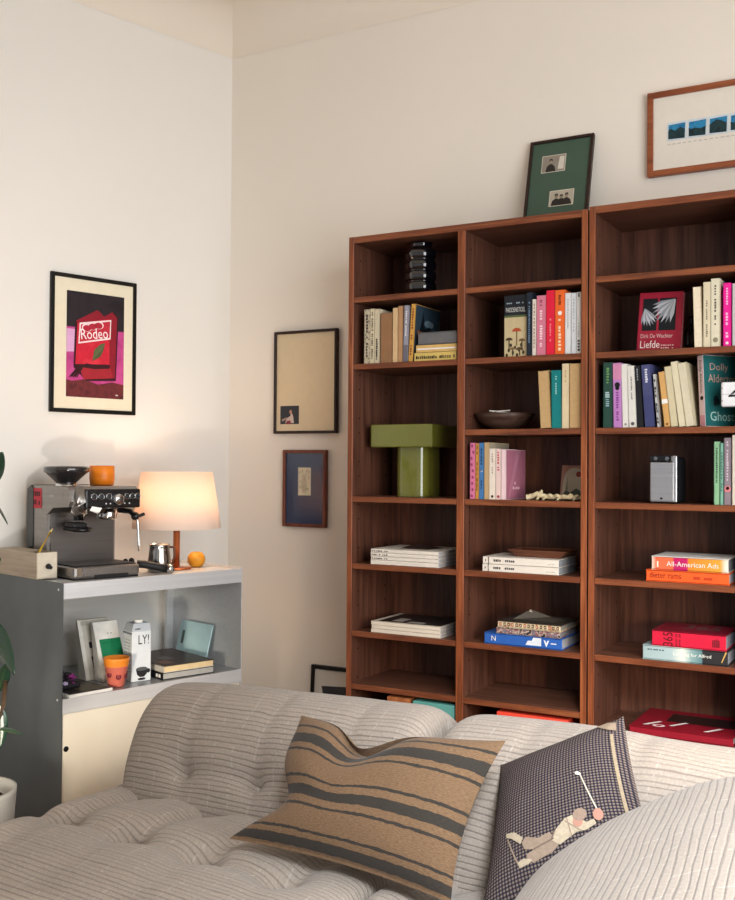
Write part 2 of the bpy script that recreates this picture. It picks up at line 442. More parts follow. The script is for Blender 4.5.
# ---------------------------------------------------------------- books
PAGE = mat('e9dcc2', .8, var=.05, scale=120)
PAGE_G = mat('c9c8c6', .8, var=.05, scale=120)
PAGE_T = mat('c7a474', .8, var=.06, scale=120)
INK = mat('221f22', .7); WHITE = mat('f2efe9', .7, var=.02); GOLD = mat('c9a25a', .5)
SX, SY = Vector((0,0,-1)), Vector((1,0,0))     # print reading down a spine
def up_book(x0, x1, z, h, cm, label, group, dx=0., d=.13, y=-.295, page=PAGE, flip=False, rz=0., deco=None, cover_deco=None, hard=False):
    """standing book. x0,x1 foot of the spine; dx how far the head leans over"""
    t = x1-x0-.0006; phi = math.atan2(dx, h); H = math.hypot(dx, h)-abs(math.sin(phi))*t*.0
    px = x0 if dx <= 0 else x1
    root = thing('book', label, 'book', (px+.0003, y, z+.0004), (0, phi, rz), group)
    ox = 0 if dx <= 0 else -t
    c = MB(); k = .0022 if hard else .0012
    ys, yo = (0, d) if not flip else (d, 0)
    c.box(ox, ox+k, 0, d, 0, H, cm); c.box(ox+t-k, ox+t, 0, d, 0, H, cm)
    if not flip: c.box(ox, ox+t, 0, k*1.2, 0, H, cm, bev=.0012 if t > .01 else 0, seg=1)
    else: c.box(ox, ox+t, d-k*1.2, d, 0, H, cm)
    if deco: deco(c, ox, t, H)
    if cover_deco: cover_deco(c, ox+t, d, H)
    c.build('cover', root)
    g = MB(); i = .003 if hard else .0012
    if not flip: g.box(ox+k, ox+t-k, k*1.2, d-i, i, H-i, page)
    else: g.box(ox+k, ox+t-k, i*.6, d-k*1.2, i, H-i, page)
    g.build('pages', root)
    return root
def spine_bars(m, a=.08, b=.9, w=.45, n=14, cx=.5):
    def f(c, ox, t, H): c.print_bars((ox+t*(cx-w/2), 0, H*(1-a)), SX, SY, 0, H*(b-a), 0, t*w, m, n, lift=.0006)
    return f
def multi(*fs):
    def f(*a):
        for q in fs: q(*a)
    return f
def band(m, z0, z1):
    def f(c, ox, t, H): c.rect((ox, 0, 0), (1,0,0), (0,0,1), .0004, t-.0004, H*z0, H*z1, m, lift=.0003)
    return f
def spine_dot(m, zf, r=.3):
    def f(c, ox, t, H): c.oval((ox, 0, 0), (1,0,0), (0,0,1), t/2, H*zf, t*r, t*r, m, lift=.0005, seg=10)
    return f

# column 1, second shelf
G = 'books standing on the second shelf of the first column'; z = 1.534
up_book(.7756, .7983, z, .180, mottle_mat('grey_speckle_cover', ['77705f', 'cfc4a8', '8d8674'], 90), 'grey and beige speckled book at the left end beside the dark wood side', G, d=.16, deco=spine_bars(INK, .1, .9, .3))
up_book(.7985, .8143, z, .181, mat('dccfb0'), 'cream book with a black printed spine between two other pale books', G, d=.16, deco=spine_bars(INK, .06, .93, .35, 22))
up_book(.8147, .8335, z, .179, mat('d3c7ab'), 'wider cream book with black lettering low on the spine, beside the brown one', G, d=.16, deco=spine_bars(INK, .55, .95, .4, 10))
up_book(.8378, .8806, z, .163, mat('98704f', .7), 'thick plain brown book standing between cream books', G, d=.15)
up_book(.8824, .9016, z, .178, mat('d9b88c'), 'pale tan book just right of the thick brown book', G, d=.14)
up_book(.9023, .9190, z, .183, mat('b98e66', .7), 'brown tan book left of the lilac grey one', G, d=.14)
up_book(.9195, .9368, z, .183, mat('9a9aa8'), 'lilac grey book with a darker foot, leaning right', G, d=.15, dx=.005, deco=multi(band(mat('6f6d78'), 0, .3), spine_bars(WHITE, .1, .55, .3)))
def cov_paint(c, x, d, H):
    o = Vector((x, 0, 0)); X, Y = Vector((0,1,0)), Vector((0,0,1))
    c.rect(o, X, Y, .003, d-.002, .002, H-.002, mat('31424f', .35), lift=.0003)
    c.rect(o, X, Y, .02, d*.7, .08, .105, mat('7c4a2e'), lift=.0005)
    c.oval(o, X, Y, d*.55, H*.7, .035, .012, mat('6f8794', .35), lift=.0006)
    c.shape(o, X, Y, [(d*.2, H*.55), (d*.32, H*.9), (d*.38, H*.6), (d*.6, H*.66), (d*.65, H*.55)], mat('141b22', .35), lift=.0007)
up_book(.9392, .9550, z, .186, mat('d3a04d'), 'yellow book with a dark painted cover leaning right against the lying books', G, d=.185, dx=.011, deco=spine_bars(mat('8a3b22'), .08, .9, .4, 18), cover_deco=cov_paint)

def flat_book(x0, x1, z0, z1, d, cm, label, group, y=-.295, page=PAGE_G, deco=None, top_deco=None, hard=True, rotz=0., name='book', cat='book', top=None, spine=True):
    """lying book or magazine, spine towards the room"""
    L, T = x1-x0, z1-z0-.0004
    root = thing(name, label, cat, (x0, y, z0+.0003), (0,0,rotz), group)
    c = MB(); k = min(.0028, T*.2) if hard else min(.0008, T*.15)
    c.box(0, L, 0, d, 0, k, cm); c.box(0, L, 0, d, T-k, T, top or cm)
    if spine: c.box(0, L, 0, k*1.2, 0, T, cm, bev=k*.5, seg=1)
    if deco: deco(c, L, T)
    if top_deco: top_deco(c, L, d, T)
    c.build('cover', root)
    i = .003 if hard else .0008
    g = MB(); g.box(i, L-i, k*1.2, d-i, k, T-k, page); g.build('pages', root)
    return root
FX, FY = Vector((1,0,0)), Vector((0,0,1))
def fbars(m, a, b, y0, y1, n=12):
    def f(c, L, T): c.print_bars((0,0,0), FX, FY, L*a, L*b, T*y0, T*y1, m, n, lift=.0006)
    return f
G = 'books lying at the right of the first column second shelf'
flat_book(.962, 1.110, 1.534, 1.5615, .19, mat('d9bd6c'), 'cream yellow book with dark spine print, lowest of the three lying', G, hard=False, page=PAGE, deco=fbars(INK, .04, .98, .25, .62, 20))
flat_book(.968, 1.111, 1.562, 1.5855, .18, mat('dcb56f'), 'ochre book with a light stripe, middle of the three lying', G, hard=False, page=PAGE, deco=lambda c, L, T: c.rect((0,0,0), FX, FY, .004, L-.004, T*.35, T*.55, WHITE, .0006))
flat_book(.975, 1.112, 1.586, 1.626, .16, mat('6c6c6e', .75), 'thick plain grey book, topmost of the three lying', G)

# column 2, second shelf
G = 'books standing on the second shelf of the second column'
def mushrooms(c, ox, t, H):
    o = (ox, 0, 0); X, Y = FX, FY
    c.rect(o, X, Y, .001, t-.001, .001, H*.64, mat('c9b78f'), .0008)
    c.rect(o, X, Y, .001, t-.001, H*.64, H*.675, mat('56633f'), .0008)
    c.text('PADDENSTOEL', (ox+.006, 0, H*.725), X, Y, t-.012, H*.075, mat('d8d8d4'), .001)
    c.print_bars(o, X, Y, .008, t-.010, H*.86, H*.885, mat('9fb0bd'), 9, .001)
    def mush(cx, base, top, r, m, st):
        c.rect(o, X, Y, cx-.0022, cx+.0022, base, top, st, .001)
        c.shape(o, X, Y, [(cx+r*math.cos(a), top-.002+r*.75*math.sin(a)) for a in [PI*i/10 for i in range(11)]], m, .0012)
    mush(t*.55, H*.18, H*.42, .015, mat('b4502f'), mat('7e6a49'))
    mush(t*.22, H*.12, H*.28, .012, mat('4b3a28'), mat('5c4a33'))
    mush(t*.78, H*.10, H*.26, .011, mat('6d5334'), mat('5c4a33'))
    mush(t*.38, H*.02, H*.13, .010, mat('7d6443'), mat('5c4a33'))
    mush(t*.68, H*.02, H*.12, .012, mat('59432c'), mat('5c4a33'))
    for k in range(9): c.oval(o, X, Y, t*(.12+.09*k), H*(.03+.04*((k*7) % 5)), .004, .006, mat('3f3a26'), .0011)
up_book(1.2665, 1.3420, z, .190, mat('1e2128', .5), 'dark mushroom guide with a red toadstool picture', G, d=.11, y=-.285, deco=mushrooms)
up_book(1.3433, 1.3612, z, .193, mat('1f2733'), 'tall navy book right of the mushroom guide', G, deco=spine_bars(mat('6f86a0'), .15, .8, .3, 20))
up_book(1.3618, 1.3742, z, .171, mat('e8ddd0'), 'thin cream book between navy and pink books', G, deco=spine_bars(mat('8a6b5c'), .08, .95, .3, 14))
up_book(1.3752, 1.4049, z, .181, mat('d67d93'), 'rose pink book with white spine lettering', G, deco=multi(spine_bars(mat('f6d9df'), .25, .92, .3, 16), spine_bars(mat('7c3f52'), .08, .18, .3, 4)))
up_book(1.4055, 1.4329, z, .194, mat('e2203f', .45), 'bright red book between pink and orange ones', G, deco=spine_bars(mat('f28a92'), .4, .8, .2, 10))
up_book(1.4331, 1.4641, z, .193, mat('ee6a2c', .45), 'orange book with a white emblem on its spine', G, deco=multi(spine_bars(mat('7a2a17'), .08, .24, .3, 5), spine_bars(mat('f7d7b8'), .45, .95, .3, 9), spine_dot(WHITE, .64, .22)))
up_book(1.4643, 1.4830, z, .182, mat('dedfe0'), 'white paperback directly right of the orange book', G, deco=spine_bars(mat('9aa0a8'), .1, .6, .18, 12))
up_book(1.4833, 1.4996, z, .181, mat('d6d8dc'), 'white paperback between two other white paperbacks', G, deco=spine_bars(mat('9aa0a8'), .1, .7, .18, 12))
up_book(1.4998, 1.5140, z, .182, mat('e1dfdc'), 'white paperback with dark lettering against the right upright', G, deco=multi(spine_bars(INK, .78, .97, .5, 4), spine_bars(INK, .02, .08, .5, 2), spine_bars(mat('8d8d92'), .5, .75, .2, 6)))

# column 2, third shelf
G = 'books standing on the third shelf of the second column'; z = 1.3127
up_book(1.3895, 1.4225, z, .174, mat('b99c6a'), 'thick book with cream page edges outward, left of the teal one', G, dx=-.009, flip=True, page=PAGE_T, d=.125)
up_book(1.4240, 1.4545, z, .174, mat('147f80', .45), 'teal book with pale spine title', G, dx=-.002, deco=spine_bars(mat('a9dbd3'), .1, .42, .16, 8))
up_book(1.4556, 1.4777, z, .193, mat('e2cfa9'), 'tall cream book right of the teal one', G, d=.14, deco=spine_bars(mat('c2a06a'), .1, .3, .2, 5))
up_book(1.4802, 1.5140, z, .193, mat('c99e66'), 'tall tan book at the right end beside the upright', G, d=.14, flip=True, page=PAGE_T)

# column 2, fourth shelf
G = 'books standing on the fourth shelf of the second column'; z = 1.096
def dots(m, n=9):
    def f(c, ox, t, H):
        r = random.Random(3)
        for k in range(n): c.oval((ox,0,0), FX, FY, t*r.uniform(.3,.7), H*(k+.5)/n, t*.22, .005, m, .0006, 8)
    return f
up_book(1.1588, 1.1766, z, .175, mat('e07fa6'), 'pink book with purple dashes on its spine, leftmost in its row', G, deco=dots(mat('9a3d6a')))
up_book(1.1772, 1.1896, z, .173, mat('cf9448'), 'thin amber book between pink and blue spines', G, deco=spine_bars(mat('5d3a1c'), .05, .9, .3, 9))
up_book(1.1899, 1.2056, z, .175, mat('4a7fb8'), 'sky blue book with a white dot', G, deco=multi(spine_bars(mat('223a5c'), .1, .85, .3, 12), spine_dot(WHITE, .5, .22)))
up_book(1.2067, 1.2232, z, .176, mat('c7a97f'), 'tan book with a wide grey cover, right of the blue one', G, d=.165, cover_deco=lambda c, x, d, H: c.rect((x,0,0), (0,1,0), (0,0,1), .002, d-.002, .002, H-.002, mat('aa9f8a'), .0004))
up_book(1.2234, 1.2449, z, .157, mat('eee3d6'), 'ivory book with grey lettering, left of the red lettered one', G, deco=multi(spine_bars(mat('a3978a'), .1, .5, .2, 9), spine_dot(INK, .06, .2)))
up_book(1.2452, 1.2627, z, .156, mat('ecd2cd'), 'blush book with red spine lettering', G, deco=multi(spine_bars(mat('c23a4a'), .06, .45, .4, 8), spine_dot(mat('a03040'), .06, .25)))
def pink_cover(c, x, d, H):
    o = (x, 0, 0); X, Y = (0,1,0), (0,0,1)
    c.rect(o, X, Y, .0015, d-.001, .001, H-.001, mat('a9697e'), .0003)
    c.shape(o, X, Y, [(.08, H*.99), (.12, H*.99), (.075, H*.5), (.03, H*.02), (.012, H*.02), (.06, H*.6)], mat('b4788c'), .0005)
    for k, (a, e) in enumerate(((.33, .66), (.33, .70))):
        c.print_bars(o, X, Y, d*a, d*e, H*(.30-.1*k), H*(.36-.1*k), mat('eec3d0'), 4, .0007)
up_book(1.2630, 1.2795, z, .154, mat('f0d4da'), 'pale spined book showing its rose pink cover, rightmost in its row', G, d=.165, cover_deco=pink_cover)

# right bookcase, second shelf
G = 'books standing on the second shelf of the right bookcase'; z = 1.534
up_book(1.8400, 1.8622, z, .171, mat('c9b594'), 'book with curved cream page edges outward, left of the ivory pair', G, dx=-.005, flip=True, page=PAGE, d=.12)
up_book(1.8634, 1.8840, z, .182, mat('dccfb1'), 'ivory book with grey print, shorter of the ivory pair', G, deco=spine_bars(mat('7d735f'), .25, .85, .22, 18))
up_book(1.8842, 1.9089, z, .190, mat('ddd5bb'), 'tallest ivory book with dark print and a small emblem', G, deco=multi(spine_bars(mat('4d4638'), .10, .70, .22, 15), spine_dot(mat('8f866e'), .10, .3)))
up_book(1.9169, 1.9385, z, .175, mat('ea1f93', .45), 'hot pink book with white spine lettering', G, deco=multi(spine_bars(mat('f9c3e1'), .08, .36, .25, 7), spine_bars(mat('f9c3e1'), .42, .88, .35, 9), spine_dot(WHITE, .05, .2)))

up_book(1.9412, 1.9640, z, .172, mat('c9c6c4'), 'pale grey book right of the hot pink one, cut by the picture edge', G, deco=spine_bars(mat('8d8d8d'), .1, .8, .3, 12))
# right bookcase, third shelf: a row leaning left
G = 'books standing on the third shelf of the right bookcase'; z = 1.3127
up_book(1.5805, 1.6086, z, .191, mat('27493f'), 'dark green book with pale lettering at the left end', G, deco=multi(spine_bars(mat('6f9c5e'), .04, .34, .3, 7), spine_bars(mat('b8cfd0'), .42, .55, .55, 4), spine_bars(mat('8fb0b6'), .56, .68, .45, 4)))
up_book(1.6116, 1.6370, z, .188, mat('c084c6'), 'lilac pink book with a black blot on its spine', G, dx=-.003, deco=multi(band(mat('d38bb0'), .74, .99), spine_dot(INK, .66, .33), spine_dot(INK, .61, .25), spine_bars(mat('8b3d94'), .45, .9, .3, 12)))
up_book(1.6382, 1.6560, z, .184, mat('e6e2db'), 'plain white book right of the lilac one', G, dx=-.005, deco=spine_dot(mat('8d8d8d'), .05, .2))
up_book(1.6568, 1.6790, z, .178, mat('e3e0d8'), 'white book with grey lettering left of the black one', G, dx=-.0062, deco=multi(spine_bars(mat('7f7f82'), .15, .55, .2, 14), spine_dot(mat('55565a'), .06, .25)))
up_book(1.6815, 1.6990, z, .177, mat('1c1d22'), 'thin black book leaning between white and indigo books', G, dx=-.011, deco=spine_bars(mat('9aa0a8'), .05, .25, .25, 5))
up_book(1.7030, 1.7300, z, .179, mat('4a4d78'), 'thick indigo book with white title, leaning left', G, dx=-.0125, d=.14, deco=multi(spine_bars(mat('d9dbe8'), .07, .30, .3, 6), band(mat('3f4470'), 0, .5)))
up_book(1.7368, 1.7462, z, .151, mat('c7c6c4'), 'thin short grey booklet with black print, leaning left', G, dx=-.013, deco=multi(spine_bars(INK, .1, .45, .5, 5), spine_bars(INK, .55, .95, .5, 6)))
up_book(1.7578, 1.7754, z, .157, mat('d8a868'), 'short apricot book with a white label, leaning left', G, dx=-.018, deco=multi(band(WHITE, .42, .5), spine_dot(mat('7a4f2a'), .05, .2)))
up_book(1.7762, 1.7962, z, .171, mat('d6c9a6'), 'cream book leaning left beside the apricot one', G, dx=-.020, d=.14)
up_book(1.7985, 1.8172, z, .184, mat('e0d5b6'), 'tallest cream book in the leaning row', G, dx=-.0245, d=.14)
up_book(1.8186, 1.8415, z, .180, mat('cfc4a4'), 'last cream book of the leaning row, page edges outward', G, dx=-.0252, flip=True, d=.14, page=mat('d9cfb4', .8))
def ghosts_spine(c, ox, t, H):
    c.text('Dolly Alderton', (ox+t*.22, 0, H*.93), SX, SY, H*.46, t*.5, INK, .0008)
    c.oval((ox,0,0), FX, FY, t*.55, H*.40, t*.3, .006, INK, .0007)
    c.rect((ox,0,0), FX, FY, .001, t-.001, .002, H*.16, mat('d99aa6'), .0005)
def ghosts_cover(c, x, d, H):
    o = (x, 0, 0); X, Y = (0,1,0), (0,0,1)
    tq = mat('1f5e5e', .4); c.rect(o, X, Y, .001, d-.001, .001, H-.001, tq, .0003)
    ro = mat('b78f80'); c.text('Dolly', (x, d*.18, H*.76), X, Y, d*.50, H*.13, ro, .0007)
    c.text('Alderton', (x, d*.12, H*.62), X, Y, d*.78, H*.115, ro, .0007)
    c.text('Ghosts', (x, d*.14, H*.08), X, Y, d*.74, H*.13, mat('9fbfb4'), .0007)
    for a, e, r in ((.3, .38, .008), (.36, .34, .007), (.28, .32, .005)): c.oval(o, X, Y, d*a, H*e, r, r*1.4, mat('12262a'), .0006)
up_book(1.8510, 1.8735, z, .201, mat('e8cdd0'), 'pale pink spined paperback with dark teal cover, leaning left', G, dx=-.0125, d=.130, rz=math.radians(-38), y=-.272, deco=ghosts_spine, cover_deco=ghosts_cover)

# right bookcase, fourth shelf
G = 'books standing on the fourth shelf of the right bookcase'; z = 1.096
up_book(1.8935, 1.9084, z, .175, mat('8fbf95'), 'pale green book with dark lettering, left of another green one', G, deco=spine_bars(mat('3e5a45'), .1, .7, .35, 18))
up_book(1.9092, 1.9198, z, .171, mat('7fb6a0'), 'thin mint green book squeezed beside a grey lilac one', G, deco=spine_bars(mat('3c5f52'), .1, .8, .35, 14))
up_book(1.9201, 1.9388, z, .185, mat('8f8189'), 'grey lilac book with a pink flower on the spine', G, deco=multi(spine_bars(mat('d6c6d2'), .05, .65, .3, 14), spine_dot(mat('e0868c'), .24, .5), spine_dot(mat('b04a5a'), .25, .25)))

up_book(1.9415, 1.9680, z, .193, mat('e3d8c8'), 'tall cream book right of the flower spined one', G, d=.14)
# lower shelves: lying books and magazines
G = 'white magazines lying on the fifth shelf of the first column'
WH = mat('ece6dc', .6, var=.03)
zz = .875
for k, (t, lab) in enumerate(((.015, 'white magazine without spine print, lowest of the upper stack'), (.012, 'white magazine with dark spine print, directly above the lowest of the upper stack'),
                              (.012, 'white magazine with dark spine print, below the topmost of the upper stack'), (.012, 'white magazine with dark spine print, topmost of the upper stack'))):
    flat_book(.806+.001*(k % 2), 1.051, zz, zz+t, .205, WH, lab, G, hard=False, name='magazine', cat='magazine', page=mat('b9babd', .8), deco=None if k == 0 else fbars(INK, .02, .26, .25, .62, 9))
    zz += t
b = MB(); dk = mat('3a2a26', .6); b.add([(0,0,0), (.1,0,0), (.12,.09,0), (-.02,.09,0), (.04,.05,.014)], [(0,1,4), (1,2,4), (2,3,4), (3,0,4), (3,2,1,0)], dk)
o = b.build('paper_cover'); o.location = (.885, -.24, zz+.0006); tag(o, 'dark curled paper lying on the stack of printed white magazines', 'paper')
G = 'white magazines lying on the sixth shelf of the first column'; zz = .6527
def dark_top(c, L, d, T):
    c.rect((0, 0, T), (1,0,0), (0,1,0), .02, L-.004, .012, d-.004, mat('2b2627', .35), .0006)
    c.rect((0, 0, T), (1,0,0), (0,1,0), .06, .10, .03, .10, mat('b9b2a8', .35), .0009)
    c.rect((0, 0, T), (1,0,0), (0,1,0), .12, .18, .02, .05, mat('b9b2a8', .35), .0009)
for k, lab in enumerate(('white magazine, lowest of the stack of three in the first column', 'white magazine in the middle of the stack of three', 'white spined magazine with a dark picture cover, topmost of the stack of three')):
    flat_book(.809+.002*(k % 2), 1.060, zz, zz+.0122, .205, mat('e6dccb', .6, var=.03), lab, G, hard=False, name='magazine', cat='magazine', page=mat('b5b3b2', .8), top_deco=dark_top if k == 2 else None)
    zz += .0122
G = 'white books lying on the fifth shelf of the second column'
def vol(c, L, T):
    c.rect((0,0,0), FX, FY, .018, .0205, 0, T, mat('55504c'), .0007)
    c.print_bars((0,0,0), FX, FY, .036, .105, T*.35, T*.68, INK, 11, .0007)
    c.rect((0,0,0), FX, FY, .0075, .0105, T*.35, T*.65, mat('77716c'), .0007)
    c.print_bars((0,0,0), FX, FY, L-.04, L-.01, T*.3, T*.45, mat('c1bbb3'), 5, .0007)
flat_book(1.203, 1.448, .875, .8975, .165, WH, 'lower of two thick white books under a wooden tray', G, hard=False, page=mat('8f959c', .8), deco=vol)
flat_book(1.204, 1.448, .8978, .9203, .165, WH, 'upper of two thick white books, with the wooden tray on top', G, hard=False, page=mat('8f959c', .8), deco=vol)
# wooden tray on them
tr = MB(); tm = wood_mat('tray_wood', '4a2c20', '653d2c', '7a4e39', 'x')
ox, oy = 1.365, -.21
outer = [(-.095,-.05), (.095,-.05), (.095,.07), (-.095,.07)]
def ring(sc, zz_): return [(x*sc, y*sc, zz_) for x, y in outer]
vs = ring(.72, 0)+ring(1, .022)+ring(.96, .022)+ring(.70, .004)
tr.add(vs, [(3,2,1,0)]+[(i, (i+1) % 4, 4+(i+1) % 4, 4+i) for i in range(4)]+[(4+i, 4+(i+1) % 4, 8+(i+1) % 4, 8+i) for i in range(4)]+[(8+i, 8+(i+1) % 4, 12+(i+1) % 4, 12+i) for i in range(4)]+[(12,13,14,15)], tm)
o = tr.build('tray'); o.location = (ox, oy, .9207); tag(o, 'shallow brown wooden tray resting on two white books', 'tray')

G = 'books lying on the sixth shelf of the second column'
def blue_deco(c, L, T):
    c.text('N', (.024, 0, T*.3), FX, FY, .014, T*.45, WHITE, .0009)
    c.shape((0,0,0), FX, FY, [(L*.54, T*.2), (L*.74, T*.2), (L*.74, T*.9), (L*.64, T*.9), (L*.62, T*.6), (L*.57, T*.6)], mat('dfe6ee'), .0007)
    c.shape((0,0,0), FX, FY, [(L*.77, T*.75), (L*.79, T*.75), (L*.805, T*.5), (L*.82, T*.75), (L*.84, T*.75), (L*.81, T*.2), (L*.80, T*.2)], mat('dfe6ee'), .0007)
    c.rect((0,0,0), FX, FY, L*.86, L*.93, T*.45, T*.55, mat('dfe6ee'), .0007)
flat_book(1.210, 1.459, .6527, .687, .185, mat('2f62b5', .5), 'thick blue book with white emblems at the bottom of the patterned stack', G, deco=blue_deco, page=mat('b4b6ba', .8))
pat1 = mottle_mat('patterned_spine_mauve', ['2f2930', 'b9a79a', '8d5f62', '6e7686', 'cbbba4'], 70, kind='hard')
pat2 = mottle_mat('patterned_spine_beige', ['cdbb98', 'd9c9a8', 'b98f6c', 'd9c9a8'], 50, kind='hard')
def ikat(c, L, T):
    for k in range(15): c.rect((0,0,0), FX, FY, L*(.03+.065*k), L*(.065+.065*k), T*.25, T*.78, mat('51392f') if k % 3 else mat('a85a4a'), .0007); c.rect((0,0,0), FX, FY, L*(.04+.065*k), L*(.053+.065*k), T*.4, T*.62, mat('d9c9a8'), .001)
flat_book(1.250, 1.452, .6872, .7055, .17, pat1, 'book with busy dark mauve spine between blue book and beige one', G, page=mat('8f8f92', .8))
flat_book(1.254, 1.454, .7057, .7265, .17, pat2, 'book with beige woven pattern spine on top of the blue stack', G, page=mat('9a968e', .8), deco=ikat, top=mat('3b342e', .6))
b = MB(); dk = mat('4a443c', .6)
b.add([(-.06,-.03,0), (.075,-.035,0), (.09,.05,0), (-.07,.05,0), (-.012,0,.030), (.05,.012,.010)], [(0,1,5), (0,5,4), (1,2,5), (2,3,5), (5,3,4), (3,0,4), (3,2,1,0)], dk)
b.add([(-.018,-.004,.023), (-.004,-.006,.022), (-.012,-.001,.0305)], [(0,1,2)], mat('b9ab98'))
o = b.build('paper_cover'); o.location = (1.345, -.22, .7270); tag(o, 'dark paper folded into a pale peak on the patterned books', 'paper')

G = 'books lying on the fifth shelf of the right bookcase'
org = mat('f4622a', .45)
def rams(c, L, T):
    c.text('dieter rams', (.010, 0, T*.32), FX, FY, .088, T*.5, mat('7a2412'), .0009)
    c.print_bars((0,0,0), FX, FY, L*.58, L*.95, T*.35, T*.6, mat('c23f18'), 3, .0008)
flat_book(1.707, 1.934, .875, .908, .20, org, 'orange hardback with lowercase spine title, under the pink and yellow book', G, page=mat('c9cdd8', .8), deco=rams)
adm = ramp_mat('pink_orange_bands', [(0, 'f0e0d0'), (.06, 'f0704a'), (.28, 'f0704a'), (.30, 'c21f66'), (.47, 'c21f66'), (.49, 'e98a2e'), (.9, 'eda53c'), (.97, 'f3e7d8')], 0)
flat_book(1.722, 1.931, .9082, .947, .17, adm, 'pink, red and yellow banded book on top of the orange hardback', G, y=-.292, page=mat('8f9aa5', .8), top=WHITE,
          deco=lambda c, L, T: (c.text('All-American Ads', (L*.2, 0, T*.3), FX, FY, L*.68, T*.36, WHITE, .0009), c.print_bars((0,0,0), FX, FY, L*.04, L*.1, T*.2, T*.8, mat('f5e4d4'), 2, .0008)))
G = 'books lying on the sixth shelf of the right bookcase'
alf = ramp_mat('teal_fog_bands', [(0, '9fb6b8'), (.35, 'a9bfc0'), (.48, 'dfe5da'), (.58, '86a6a6'), (.70, '5f8286'), (.715, '2a2a2c'), (1, '2d2c2e')], 0)
def alfred(c, L, T):
    c.text('Looking for Alfred', (L*.37, 0, T*.38), FX, FY, L*.44, T*.3, mat('eef0e6'), .0009)
    c.print_bars((0,0,0), FX, FY, L*.06, L*.34, T*.66, T*.78, mat('4f6a72'), 8, .0008)
    c.shape((0,0,0), FX, FY, [(L*.925, T*.25), (L*.935, T*.22), (L*.99, T*.95), (L*.975, T*.98)], GOLD, .0012)
flat_book(1.698, 1.931, .6527, .6935, .20, alf, 'teal and charcoal book with a gold ribbon, under the crimson book', G, page=mat('c5c9d4', .8), deco=alfred)
crim = mat('d0213f', .4)
def p365(c, L, T):
    c.text('365', (L*.29, 0, T*.06), (0,0,1), (-1,0,0), T*.86, L*.135, mat('4a0d18'), .0009)
    for k in range(2): c.print_bars((L*(.35+.045*k), 0, T*.08), (0,0,1), (-1,0,0), 0, T*.8, 0, L*.025, mat('7a1526'), 7, .0008)
    c.print_bars((0,0,0), FX, FY, L*.82, L*.92, T*.2, T*.75, mat('7a1526'), 4, .0008)
def p365top(c, L, d, T):
    c.text('365', (L*.35, d*.35, T), (1,0,0), (0,1,0), L*.5, d*.45, mat('8a6a6c', .3), .0008)
flat_book(1.724, 1.926, .6938, .7375, .175, crim, 'crimson book with large dark numerals, on the teal book', G, page=mat('aeb6c4', .8), deco=p365, top=mat('8c1a30', .3), top_deco=p365top)
def redmag(c, L, d, T):
    o = (0,0,T); X, Y = (1,0,0), (0,1,0)
    c.rect(o, X, Y, .08, L-.01, .10, .20, mat('2a1a1a', .3), .0006)
    for a, e in ((.03, .05), (.10, .07), (.20, .05)): c.shape(o, X, Y, [(a, e-.02), (a+.012, e-.02), (a+.045, e+.035), (a+.033, e+.035)], WHITE, .0009)
    c.oval(o, X, Y, .075, .035, .018, .014, mat('f0d6d6'), .0008); c.oval(o, X, Y, .075, .035, .009, .007, mat('b3182e'), .001)
flat_book(1.660, 1.945, .4350, .4590, .245, mat('8e1526', .5), 'large red picture book lying on the lowest open shelf, behind the sofa', 'large book on the lowest shelf', page=mat('c9c4c0', .8), top_deco=redmag)
# things in the low compartments, just showing under the last shelf
b = MB(); b.box(0, .147, 0, .20, 0, .353, mat('5fa29a', .6), bev=.003); b.box(.02, .127, -.003, .001, .12, .2, mat('7fb8b0'))
o = b.build('storage_box'); o.location = (.965, -.30, .0953); tag(o, 'teal box standing under the lowest shelf of the first column', 'box')
b = MB(); b.box(0, .225, 0, .20, 0, .354, mat('ea4b36', .5), bev=.003); b.box(.06, .16, -.003, .001, .14, .2, mat('f0735c'))
o = b.build('storage_box'); o.location = (1.253, -.30, .0953); tag(o, 'red box standing under the lowest shelf of the second column', 'box')
b = MB(); b.box(0, .082, 0, .20, 0, .356, wood_mat('oak_box', '8a4e2a', 'a8643a', 'c07c4c', 'z'), bev=.003); b.box(.03, .052, -.003, .001, .2, .24, mat('6b3d22'))
o = b.build('storage_box'); o.location = (.872, -.30, .0953); tag(o, 'warm wooden box left of the teal box under the lowest shelf', 'box')

# ---------------------------------------------------------------- shelf ornaments
# green block lamp
gm = mat('75772f', .10, var=.08, spec=.6, coat=.8, scale=9)
t = thing('table_lamp', 'glossy green block lamp with square cap, on the bookcase shelf', 'lamp', (.892, -.135, 1.096))
b = MB()
def rrect(x0, x1, y0, y1, r, k=7):
    return [(cx+r*math.cos(a0+PI/2*i/k), cy+r*math.sin(a0+PI/2*i/k)) for cx, cy, a0 in ((x1-r,y1-r,0), (x0+r,y1-r,PI/2), (x0+r,y0+r,PI), (x1-r,y0+r,1.5*PI)) for i in range(k+1)]
b.prism(rrect(-.045, .070, -.078, .060, .030), gm, 'z', .0005, .165); b.build('lamp_stem', t)
b = MB(); b.box(-.122, .108, -.105, .095, .163, .240, gm, bev=.005, seg=2); b.build('lamp_cap', t)
